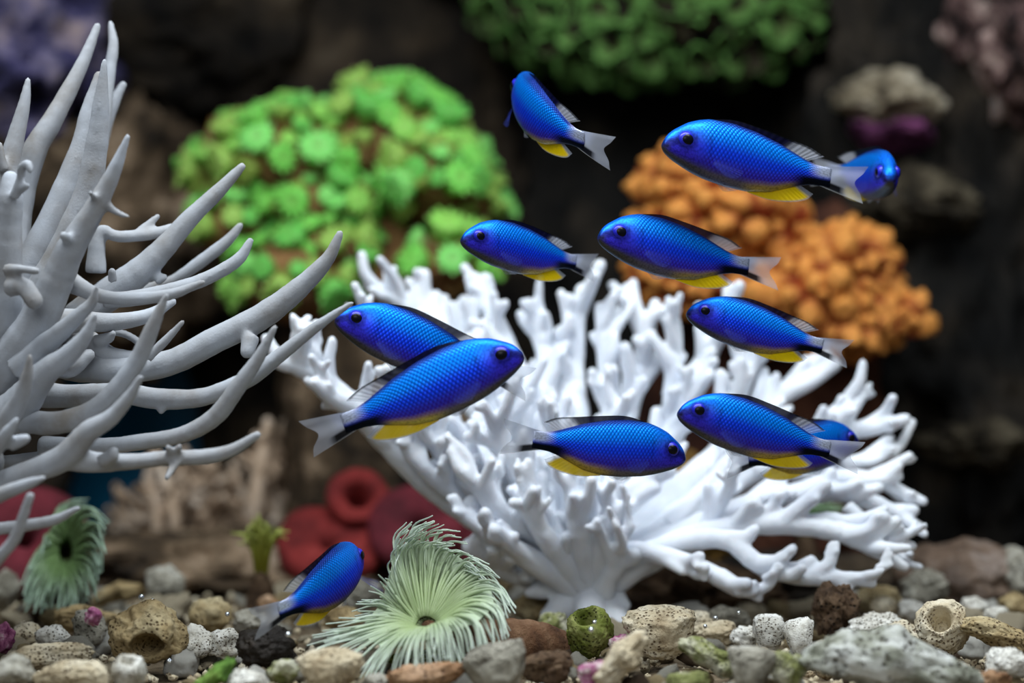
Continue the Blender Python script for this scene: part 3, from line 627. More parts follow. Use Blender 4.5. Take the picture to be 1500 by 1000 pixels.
    # paired fins
    for sd in (-1, 1):
        _, _, W = prof_s(.24); W *= girth
        o = fin('pectoral_fin', [(.215, -.052), (.22, -.046), (.225, -.038), (.228, -.030)],
                [(.275, -.100), (.325, -.098), (.352, -.068), (.315, -.030)], lambda u, v: (*S((70, 90, 206)), (.27-.15*v)*(1-.5*abs(2*u-1)**3)), rays=10, nu=16, nv=8,
                off=lambda u, v, sd=sd, W=W: sd*(W*.985+.004+pect_out*.13*v), ripple=.003)
        fin('pelvic_fin', [(.285, -.116), (.30, -.119), (.31, -.120)], [(.33, -.145), (.36, -.143), (.385, -.132)],
            lambda u, v: (*S((188, 194, 206)), .5-.2*v), rays=5, nu=9, nv=6, off=lambda u, v, sd=sd: sd*(.014+.012*v), ripple=.002)
        s0, h0 = .092, .036; T, B, W = prof_s(s0); t = (h0-(T+B)/2)/((T-B)/2); W = W*girth*math.sqrt(1-t*t)**.92*(1-.12*t)
        v, f = ico(3); fr, n = frame(s0); tt = np.cross(n, e3); re = .039*L
        cen = fr+n*sd*(W-.016)*L+e3*h0*L-org
        vv = [cen+n*sd*q[0]*re*.72+e3*q[1]*re+tt*q[2]*re for q in v]
        ey = obj('eye', new_mesh('eye', vv, f, M['iris']), root)
        cen2 = cen+n*sd*re*.30
        vv = [cen2+n*sd*q[0]*re*.475+e3*q[1]*re*.72+tt*q[2]*re*.78 for q in v]
        obj('pupil', new_mesh('pupil', vv, f, M['pupil']), ey)
    return root

fish('blue damselfish seen from behind, curving up beneath the dull green coral', (762, 128), (898, 222), .70, .064, -1, bend=-.11, roll=-6, pect_out=.4)
fish('long blue damselfish whose tail crosses the fish facing outward', (971, 212), (1268, 268), .69, .070, 1, bend=.02)
fish('pale blue damselfish facing outward behind another fish tail', (1304, 264), (1188, 248), .735, .064, 1, bend=-.09, girth=1.15)
fish('small blue damselfish swimming just below the dark gap by green polyps', (676, 352), (874, 390), .70, .056, 1, bend=-.03)
fish('blue damselfish with round yellow fin before the upper orange colony', (877, 347), (1142, 398), .69, .064, 1, bend=.015, roll=4)
fish('slim blue damselfish before the lower orange colony', (1006, 459), (1246, 516), .695, .0545, 1)
fish('bright blue damselfish partly hidden behind a larger crossing damselfish', (491, 468), (778, 560), .70, .067, 1, bend=.0)
fish('large blue damselfish crossing in front of another damselfish', (767, 520), (448, 640), .66, .068, 1, bend=.02)
fish('blue damselfish swimming alone before the middle of the white coral', (1003, 672), (736, 636), .675, .0635, -1, bend=-.03)
fish('blue damselfish overlapping a mostly hidden damselfish before white coral', (993, 605), (1262, 668), .675, .060, 1, bend=.01)
fish('mostly hidden blue damselfish behind another before white coral', (1256, 648), (1062, 676), .715, .056, -1, bend=.0)
fish('blue damselfish rising from the gravel beside the pale green anemone', (526, 816), (368, 912), .672, .0655, -1, bend=.08, roll=-4, pect_out=1.2)

# ------------------------------------------------------------------ polyp corals
def polyp_mesh(name, c_base, c_mid, c_tip, mat, seed, arms=11):
    """a stalked polyp: swelling bulb with a wreath of short blunt tentacles around a dimpled mouth; unit radius, +Z outward"""
    rnd = random.Random(seed); V = []; F = []; Cc = []
    prof_ = [(-2.6, .40), (-1.2, .46), (-.3, .66), (.15, .86), (.52, .88), (.74, .70), (.80, .42), (.62, .18)]
    n = 14
    for k, (z, r) in enumerate(prof_):
        t = k/(len(prof_)-1)
        for j in range(n):
            an = 2*math.pi*j/n; rr = r*(1+.06*math.sin(an*3+seed))
            V.append((rr*math.cos(an), rr*math.sin(an), z)); Cc.append(lerp(c_base, c_mid, sm(t, .15, .5)) if k < 7 else lerp(c_mid, c_base, .35))
    for k in range(len(prof_)-1):
        for j in range(n):
            F.append([k*n+j, k*n+(j+1) % n, (k+1)*n+(j+1) % n, (k+1)*n+j])
    F.append([(len(prof_)-1)*n+j for j in range(n)])
    for q in range(arms):
        an = 2*math.pi*(q+.3*rnd.random())/arms; ca, sa = math.cos(an), math.sin(an)
        l = rnd.uniform(.10, .26); z0 = .45
        pts = [(.62*ca, .62*sa, z0), (.86*ca, .86*sa, z0+.18), ((.9+l*.75)*ca, (.9+l*.75)*sa, z0+.18+l*.35)]
        v, f = tube(pts, [.16, .14, .085], sides=6, n=5)
        o = len(V); V += [tuple(x) for x in v]; F += [[i+o for i in g] for g in f]
        m = len(v); Cc += [lerp(c_mid, c_tip, sm(i/m, .45, .95)) for i in range(m)]
    return new_mesh(name, V, F, mat, Cc)
M['polyp'] = vcol_mat('polyp_skin', rough=.5, bump=.2, sss=.15, bscale=60)
def scatter(root, name, meshes, lumps, k, size, rnd, base, facing=-0.35, mind=.8, tries=4000, maxn=280, stretch=(1, 1, 1), jitter=.35, rad=(1.0, 1.0), vary=(.75, 1.25)):
    """spread copies of a polyp over ellipsoid lumps; lumps: (centre Vector, radii(3))"""
    pos = []
    for _ in range(tries):
        if len(pos) >= maxn: break
        c, r = rnd.choice(lumps)
        v = np.array([rnd.gauss(0, 1) for _ in range(3)]); v /= np.linalg.norm(v)
        if v[1] > 0.45: continue
        if v[2] < facing: continue
        p = np.array(c)+v*np.array(r)*rnd.uniform(*rad)
        # not inside another lump
        if any((((p-np.array(c2))/np.array(r2))**2).sum() < .85 for c2, r2 in lumps if c2 is not c): continue
        s = size*rnd.uniform(*vary)
        if any(np.linalg.norm(p-q) < mind*(s+s2) for q, s2 in pos): continue
        pos.append((p, s))
        nrm = Vector(v/np.array(r)).normalized()
        nrm = (nrm+Vector((rnd.gauss(0, jitter), rnd.gauss(0, jitter), rnd.gauss(0, jitter)+.2))).normalized()
        o = obj(name, rnd.choice(meshes), root, Vector(p)-Vector(base))
        o.rotation_mode = 'QUATERNION'; o.rotation_quaternion = nrm.to_track_quat('Z', 'Y')
        o.scale = (s*stretch[0], s*stretch[1], s*stretch[2])
    return pos
def blob(parent, name, c, r, base, mat, seed, sub=4, amp=.15):
    v, f = rock_verts(sub, seed, amp, 1.6, .06)
    v = v*np.array(r)*0.94+np.array(c)-np.array(base)
    return obj(name, new_mesh(name, v, f, mat), parent)
rnd = random.Random(5)
G1 = [polyp_mesh('polyp', S((112, 84, 40)), c_, S((196, 156, 132)), M['polyp'], i) for i, c_ in enumerate((S((138, 232, 100)), S((160, 232, 104)), S((118, 214, 96)), S((168, 214, 100)), S((146, 240, 122))))]
G2 = [polyp_mesh('polyp', S((116, 88, 50)), S((148, 176, 76)), S((190, 140, 120)), M['polyp'], i+9) for i in range(3)]
M['coral_flesh'] = stone_mat('coral_flesh', [(0.3, S((84, 58, 34))), (0.5, S((124, 90, 54))), (0.7, S((150, 112, 70)))], scale=60, bscale=300, bump=.5)
def L_(px, py, d, rx, ry, rd): return (P(px, py, d), (rx*d/FPX, rd, ry*d/FPX))
base = P(545, 500, 1.0)
g = empty('polyp_coral', base); tag(g, 'bright green polyp coral with brown stalk on a rock pillar', 'coral')
lumps_top = [L_(420, 245, .99, 105, 80, .035), L_(560, 215, 1.0, 110, 80, .035), L_(635, 265, .985, 72, 68, .03), L_(335, 260, 1.0, 52, 48, .025), L_(470, 300, .985, 90, 50, .03)]
lumps_low = [L_(430, 410, .965, 80, 62, .022), L_(655, 385, .965, 55, 48, .02), L_(350, 330, .98, 60, 50, .02), L_(705, 295, .99, 26, 26, .015), L_(480, 365, .97, 60, 40, .02)]
for i, (c, r) in enumerate(lumps_top+lumps_low): blob(g, 'stalk', c, r, base, M['coral_flesh'], 30+i)
blob(g, 'stalk', P(560, 400, 1.0), (90*.000314, .03, 110*.000314), base, M['coral_flesh'], 60)
scatter(g, 'polyp', G1, lumps_top, None, .0068, rnd, base, facing=-.15, mind=.62, maxn=140, rad=(.96, 1.2), vary=(.6, 1.35))
scatter(g, 'polyp', G1, lumps_low, None, .0065, rnd, base, facing=-.3, mind=.68, maxn=80, rad=(.96, 1.2), vary=(.6, 1.35))
scatter(g, 'polyp', G2, lumps_top, None, .0055, rnd, base, facing=-.75, mind=.95, maxn=60)

# dull green frilly coral under the overhang
M['frill'] = vcol_mat('frill_skin', rough=.6, bump=.4, sss=.1, bscale=120, var=.5)
def frill_mesh(seed):
    rnd = random.Random(seed); n = 26; V = []; F = []; Cc = []
    rings = [(.0, -.5), (.35, -.1), (.7, .2), (.95, .32), (1.05, .30)]
    for k, (r, z) in enumerate(rings):
        for j in range(n):
            an = 2*math.pi*j/n; wv = .22*k/4*math.sin(an*5+seed)+.10*k/4*math.sin(an*9+seed*2)
            rr = max(r, .05)*(1+.10*math.sin(an*3+seed))
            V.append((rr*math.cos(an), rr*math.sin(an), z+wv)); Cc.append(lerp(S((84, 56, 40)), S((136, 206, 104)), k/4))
    m = len(V)   # underside, so the frill has thickness
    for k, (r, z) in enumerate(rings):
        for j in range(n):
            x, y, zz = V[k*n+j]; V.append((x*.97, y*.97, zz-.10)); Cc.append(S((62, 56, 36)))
    for k in range(4):
        for j in range(n):
            a, b, c, d = k*n+j, k*n+(j+1) % n, (k+1)*n+(j+1) % n, (k+1)*n+j
            F.append([a, b, c, d]); F.append([m+d, m+c, m+b, m+a])
    for j in range(n): F.append([4*n+j, 4*n+(j+1) % n, m+4*n+(j+1) % n, m+4*n+j])
    return new_mesh('frill', V, F, M['frill'], Cc)
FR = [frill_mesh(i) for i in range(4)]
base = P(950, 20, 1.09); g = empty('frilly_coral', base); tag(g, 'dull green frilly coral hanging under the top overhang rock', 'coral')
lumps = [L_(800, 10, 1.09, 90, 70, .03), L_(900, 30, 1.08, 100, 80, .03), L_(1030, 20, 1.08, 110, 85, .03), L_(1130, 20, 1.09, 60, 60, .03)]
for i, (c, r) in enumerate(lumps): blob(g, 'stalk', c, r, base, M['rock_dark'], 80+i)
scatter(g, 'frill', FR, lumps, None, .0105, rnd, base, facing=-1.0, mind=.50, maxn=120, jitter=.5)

# orange knobbly corals
M['orange'] = vcol_mat('orange_skin', rough=.6, bump=.35, sss=.15, bscale=160, var=.35)
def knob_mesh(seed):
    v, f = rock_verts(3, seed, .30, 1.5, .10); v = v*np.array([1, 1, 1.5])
    Cc = [lerp(S((150, 44, 12)), S((255, 172, 84)), sm(p[2], -.3, 1.3)) for p in v]  # highlight painted into the knob tips, red-brown shade into their bases
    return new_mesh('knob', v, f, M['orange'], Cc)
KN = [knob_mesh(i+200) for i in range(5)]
def orange(label, lumps, base, n):
    g = empty('knobbly_coral', base); tag(g, label, 'coral')
    for i, (c, r) in enumerate(lumps):
        bl = blob(g, 'stalk', c, r, base, stone_mat('orange_stalk', [(0.3, S((120, 44, 16))), (0.6, S((186, 82, 30)))], scale=50, bscale=250), 120+i)
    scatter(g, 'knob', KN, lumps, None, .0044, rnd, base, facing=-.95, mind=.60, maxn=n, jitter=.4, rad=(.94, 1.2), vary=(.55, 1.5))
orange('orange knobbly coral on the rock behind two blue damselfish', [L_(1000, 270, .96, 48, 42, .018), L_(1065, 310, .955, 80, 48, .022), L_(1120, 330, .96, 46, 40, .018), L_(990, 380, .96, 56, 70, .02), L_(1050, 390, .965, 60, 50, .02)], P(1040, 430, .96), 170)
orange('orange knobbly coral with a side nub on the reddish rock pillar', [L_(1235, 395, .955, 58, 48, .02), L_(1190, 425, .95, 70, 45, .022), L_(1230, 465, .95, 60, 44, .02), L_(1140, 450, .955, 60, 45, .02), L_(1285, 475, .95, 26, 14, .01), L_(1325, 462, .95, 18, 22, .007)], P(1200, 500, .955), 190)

# red cup sponges low behind the white coral
M['red'] = stone_mat('red_sponge', [(0.3, S((70, 16, 18))), (0.55, S((126, 40, 38))), (0.75, S((150, 62, 58)))], scale=55, bscale=240, bump=.5)
M['darkred'] = stone_mat('dark_red_sponge', [(0.3, S((52, 14, 22))), (0.55, S((100, 32, 42))), (0.75, S((122, 52, 62)))], scale=55, bscale=240, bump=.5)
def cup(name, label, px, py, d, r, tilt, mat, hole=.36, seed=0, foot=None):
    c = P(px, py, d); R0 = r*d/FPX; n = 36; V = []; F = []
    prof_ = [(-2.2, .35), (-1.2, .45), (-.5, .8), (-.1, 1.0), (.12, 1.0), (.2, .85), (.16, hole+.15), (.02, hole), (-.6, hole*.8), (-.9, .02)]
    rot = Euler((math.radians(tilt[0]), 0, math.radians(tilt[1]))).to_matrix()
    for k, (z, rr) in enumerate(prof_):
        for j in range(n):
            an = 2*math.pi*j/n; q = 1+.10*noise.noise((math.cos(an)*1.5+seed, math.sin(an)*1.5, z*.7))
            V.append(rot@Vector((rr*q*math.cos(an), rr*q*math.sin(an), z+.06*noise.noise((math.cos(an)*2, math.sin(an)*2+seed, 3))))*R0)
    for k in range(len(prof_)-1):
        for j in range(n): F.append([k*n+j, k*n+(j+1) % n, (k+1)*n+(j+1) % n, (k+1)*n+j])
    F.append(list(range(n))[::-1])
    o = obj(name, new_mesh(name, V, F, mat), loc=c); tag(o, label, 'sponge'); return o
cup('cup_sponge', 'broad flat red sponge behind the fish rising from the gravel', 480, 800, .90, 78, (38, 10), M['red'], .12, 1)
cup('cup_sponge', 'red sponge with a round dark opening beside the white coral', 525, 728, .91, 46, (60, 12), M['red'], .42, 2)
cup('cup_sponge', 'dark crimson sponge behind the curled pale green anemone', 610, 770, .90, 76, (45, -10), M['darkred'], .16, 3)
cup('cup_sponge', 'crimson sponge showing through gaps under the white coral limb', 735, 800, .89, 60, (50, -5), M['darkred'], .14, 4)
cup('cup_sponge', 'dark red sponge standing behind the green anemone with a dark mouth', 35, 790, .86, 92, (55, 15), M['darkred'], .16, 5)
cup('cup_sponge', 'dull red sponge glimpsed deep inside the white coral', 800, 690, .93, 60, (60, 0), M['darkred'], .16, 6)

# dead branching coral, dim, behind the grey staghorn
M['deadcoral'] = stone_mat('dead_coral', [(0.3, S((104, 84, 64))), (0.5, S((186, 162, 138))), (0.7, S((224, 210, 194)))], scale=60, bscale=300, bump=.6)
def dead_coral():
    rnd = random.Random(21); base = P(320, 830, 1.0)
    g = empty('dead_branching_coral', base); tag(g, 'dead pale brown branching coral behind the grey staghorn', 'coral')
    for i in range(30):
        x0 = rnd.uniform(170, 460); x1 = x0+rnd.uniform(-50, 60); top = rnd.uniform(610, 730) if x0 > 330 else rnd.uniform(650, 760); d0 = rnd.uniform(.97, 1.03)
        r0 = rnd.uniform(9, 14)
        t = [(x0, 820, d0, r0), ((x0+x1)/2+rnd.uniform(-15, 15), (800+top)/2+20, d0+rnd.uniform(-.01, .01), r0*.9), (x1, top, d0+rnd.uniform(-.02, .02), r0*.55)]
        tb = [px_tube(t, 8, .08, rnd)]
        for _ in range(3):
            f = rnd.uniform(.3, .8); a, b_, dd = [t[0][k]*(1-f)+t[2][k]*f for k in range(3)]
            tb.append(px_tube([(a, b_, dd, r0*.7), (a+rnd.uniform(-22, 22), b_-15, dd, r0*.6), (a+rnd.uniform(-34, 34), b_-38, dd-.006, r0*.45)], 7, .05, rnd))
        V, F = join(tb); obj('branch', new_mesh('branch', rel(V, base), F, M['deadcoral']), g)
dead_coral()

# ------------------------------------------------------------------ anemones
M['tent'] = vcol_mat('tentacle_skin', rough=.45, bump=0, sss=.2, bscale=100, var=.1)
def cyc(keys, f):
    n = len(keys); x = f*n; i = int(x) % n; u = x-int(x); a = np.array(keys[i], float); b = np.array(keys[(i+1) % n], float)
    u = u*u*(3-2*u); return a*(1-u)+b*u
def anemone(name, label, keys, nt_, r_px, mouth, c_in, c_out, seed, jit=6, stalk=None, stalk_mat=None, disc=12, close=True, cat='anemone', sheet=.35):
    rnd = random.Random(seed); base = P(*mouth)
    e = empty(name, base); tag(e, label, cat)
    for i in range(nt_):
        f = ((i+rnd.random()*.8)/nt_)*(1 if close else (len(keys)-1)/len(keys)*.999)
        k = cyc(keys, f); k = k.copy(); sc_ = rnd.uniform(.84, 1.08)
        k = k[0]+(k-k[0])*sc_
        m = len(k)
        for q in range(1, m):
            k[q, 0] += rnd.gauss(0, jit*q/m); k[q, 1] += rnd.gauss(0, jit*q/m); k[q, 2] += rnd.gauss(0, .0035*q/m)
        pts = [P(*q) for q in k]; rr = r_px*rnd.uniform(.85, 1.15)
        rad = [rr*(1-.68*q/(m-1))*k[q, 2]/FPX for q in range(m)]
        V, F = tube(pts, rad, sides=6, n=18)
        cc = [lerp(c_in, c_out, sm(j/len(V), .12, .85)) for j in range(len(V))]
        obj('tentacle', new_mesh('tentacle', rel(V, base), F, M['tent'], cc), e)
    # oral disc: shallow funnel from the mouth to the tentacle roots
    n = 96; V = []; F = []; Cc = []; nr = 9
    for q in range(nr):
        for j in range(n):
            k = cyc(keys, j/n); pth = catmull(k, 25); x = pth[int(round((1-q/(nr-1))*sheet*24))].copy()
            x[2] += .0012+.0008*math.sin(j*2.1)
            V.append(np.array(P(*x))-np.array(base)); Cc.append(lerp(c_in, c_out, (1-q/(nr-1))*sheet*.8))
    for j in range(n):
        k = cyc(keys, j/n); q = k[0]*.4+np.array(mouth)*.6; q[2] += .004; V.append(np.array(P(*q))-np.array(base)); Cc.append(S((50, 46, 22)))
    nseg = n if close else n-4
    if disc:
        for k in range(nr):
            for j in range(nseg): F.append([k*n+j, k*n+(j+1) % n, (k+1)*n+(j+1) % n, (k+1)*n+j])
        F.append([nr*n+j for j in range(n)])
        obj('oral_disc', new_mesh('oral_disc', V, F, M['tent'], Cc), e)
    if stalk:
        V, F = px_tube(stalk, 16, .05, rnd); obj('column', new_mesh('column', rel(V, base), F, stalk_mat), e)
    return e
K = [[(608,918,.660),(572,914,.658),(515,928,.655),(452,942,.650)],
     [(609,912,.664),(582,896,.668),(556,882,.670),(536,880,.668)],
     [(612,906,.668),(592,852,.675),(580,800,.680),(596,776,.676)],
     [(618,903,.670),(606,840,.682),(602,784,.688),(628,766,.680)],
     [(626,902,.670),(630,840,.682),(640,790,.688),(668,784,.678)],
     [(633,904,.668),(660,852,.678),(688,822,.682),(712,832,.672)],
     [(638,908,.664),(682,866,.668),(722,856,.668),(748,884,.660)],
     [(641,912,.660),(690,882,.655),(728,890,.650),(744,930,.645)],
     [(640,916,.655),(672,902,.645),(700,915,.638),(712,955,.634)],
     [(634,920,.652),(646,912,.640),(656,930,.634),(662,972,.630)],
     [(625,922,.652),(618,922,.640),(612,945,.634),(610,978,.630)],
     [(615,921,.654),(590,928,.645),(562,955,.640),(540,996,.634)]]
M['tubefuzz'] = stone_mat('fuzzy_tube', [(0.3, S((58, 38, 26))), (0.5, S((116, 82, 58))), (0.7, S((152, 118, 90)))], scale=120, bscale=700, bump=1.0)
anemone('tube_anemone', 'pale green tube anemone with curled tentacles spilling over the gravel', K, 250, 3.0, (625, 914, .664), S((154, 172, 122)), S((204, 217, 204)), 3, jit=3.5, sheet=.62,
        stalk=[(625,922,.664,15),(665,935,.672,26),(720,940,.682,34),(770,945,.69,38),(812,955,.698,34),(835,968,.70,24)], stalk_mat=M['tubefuzz'])
K2 = [[(96,790,.79),(80,760,.795),(95,735,.80),(120,728,.795)],
      [(102,785,.785),(112,752,.78),(135,742,.775),(155,765,.77)],
      [(108,795,.78),(125,775,.77),(142,772,.762),(152,790,.758)],
      [(110,808,.778),(128,800,.766),(142,805,.758),(150,830,.754)],
      [(108,822,.778),(124,828,.766),(136,845,.76),(142,872,.756)],
      [(100,828,.78),(105,850,.77),(108,872,.765),(106,898,.762)],
      [(90,825,.785),(80,850,.775),(72,872,.77),(66,898,.766)],
      [(84,812,.79),(62,835,.78),(48,858,.776),(38,888,.772)],
      [(86,800,.792),(62,800,.79),(46,825,.785),(34,856,.78)]]
anemone('tube_anemone', 'dim green anemone with a dark mouth under the grey staghorn', K2, 110, 3.6, (98, 808, .80), S((96, 122, 74)), S((146, 168, 150)), 4, jit=4,
        stalk=[(96,815,.80,24),(90,850,.80,30),(95,890,.80,38),(100,915,.80,36)], stalk_mat=M['dark'])
def tuft(label, cx, cy, d, h, spread, n, c0, c1, seed):
    K3 = []
    for i in range(9):
        u = (i/8-.5)*2; K3.append([(cx+u*6, cy, d), (cx+u*spread*.35, cy-h*.45, d-.004), (cx+u*spread*.75, cy-h*(.85-.15*abs(u)), d-.006), (cx+u*spread*1.15, cy-h*(1.0-.30*abs(u)), d-.008)])
    return anemone('small_anemone', label, K3, n, 3.4, (cx, cy, d), c0, c1, seed, jit=5, disc=0, close=False,
                   stalk=[(cx, cy+70, d+.004, 26), (cx, cy+30, d+.003, 22), (cx, cy, d, 12)], stalk_mat=M['brown'])
tuft('small yellow green anemone tuft on a brown stub', 383, 845, .82, 82, 34, 36, S((150, 150, 50)), S((190, 200, 110)), 8)
tuft('small mint green anemone glimpsed through the white coral arms', 1180, 790, .86, 66, 60, 40, S((110, 150, 90)), S((176, 206, 170)), 9)

# ------------------------------------------------------------------ rubble on the floor
def shape_lump(seed, sub=4):
    v, f = rock_verts(sub, seed, .40, 1.1, .085); return v, f
def shape_log(seed, sub=4):
    rnd = random.Random(seed); v, f = rock_verts(sub, seed, .20, 1.4, .06); v = v.copy()
    k = rnd.uniform(-.22, .22); kn = rnd.uniform(-.8, .8)
    x = v[:, 0].copy(); v[:, 0] = x*3.0; v[:, 2] += k*(x*x*2.4)-k
    g = 1+.35*np.exp(-((x-kn)/.22)**2)+.25*np.abs(x)**3; v[:, 1] *= g; v[:, 2] *= g
    return v, f
def shape_stub(seed, sub=4):
    """short broken coral finger: a tube stub with a crater in its upper end"""
    v, f = rock_verts(sub, seed, .20, 1.3, .06); v = v.copy()
    r = np.hypot(v[:, 0], v[:, 1]); up = v[:, 2] > .25
    rim = np.clip((r-.25)/.35, 0, 1); rim = rim*rim*(3-2*rim)
    v[:, 2] = np.where(up, np.minimum(v[:, 2], .85)*(.30+.70*rim), v[:, 2]*1.3)
    v[:, 2] = np.where(up & (r < .42), v[:, 2]-.55*(1-np.clip(r/.42, 0, 1)**2), v[:, 2])
    return v, f
def shape_arch(seed, sub=5):
    """stone with a deep hollow in its front"""
    v, f = rock_verts(sub, seed, .26, 1.1, .05); v = v.copy()
    c = np.array([.12, -1.05, -.45]); q = (v-c)/np.array([.52, .75, .50]); dd = np.sqrt((q**2).sum(1))
    k = np.clip(1-dd, 0, 1); v[:, 1] += 1.5*np.sqrt(k)*(k > 0)
    return v, f
def shape_wedge(seed, sub=4):
    v, f = rock_verts(sub, seed, .28, 1.0, .07); v = v.copy()
    v = np.sign(v)*np.abs(v)**.72; v[:, 0] *= 1+.35*v[:, 2]
    return v, f
SH = dict(lump=shape_lump, log=shape_log, stub=shape_stub, arch=shape_arch, wedge=shape_wedge)
def stone(kind, box, mat, label, seed, tilt=0, name='coral_stone', lean=0, d=None, yaw=0, thick=.9, group=None):
    x0, y0, x1, y1 = box; d = d or max(dground(y1), .622)
    v, f = SH[kind](seed, 5 if x1-x0 > 66 else 4)
    rot = np.array((Matrix.Rotation(math.radians(-tilt), 3, 'Y') @ Matrix.Rotation(math.radians(lean), 3, 'X') @ Matrix.Rotation(math.radians(yaw), 3, 'Z')))
    v = v@rot.T
    lo, hi = v.min(0), v.max(0); v = (v-(lo+hi)/2)/((hi-lo)/2)
    k = d/FPX; hw, hh = (x1-x0)/2*k, (y1-y0)/2*k
    v = v*np.array([hw, min(hw, hh)*thick*1.15, hh])
    c = P((x0+x1)/2, (y0+y1)/2, d); c.y += 0
    o = obj(name, new_mesh(name, v, f, M[mat]), loc=c); tag(o, label, 'stone', group); return o

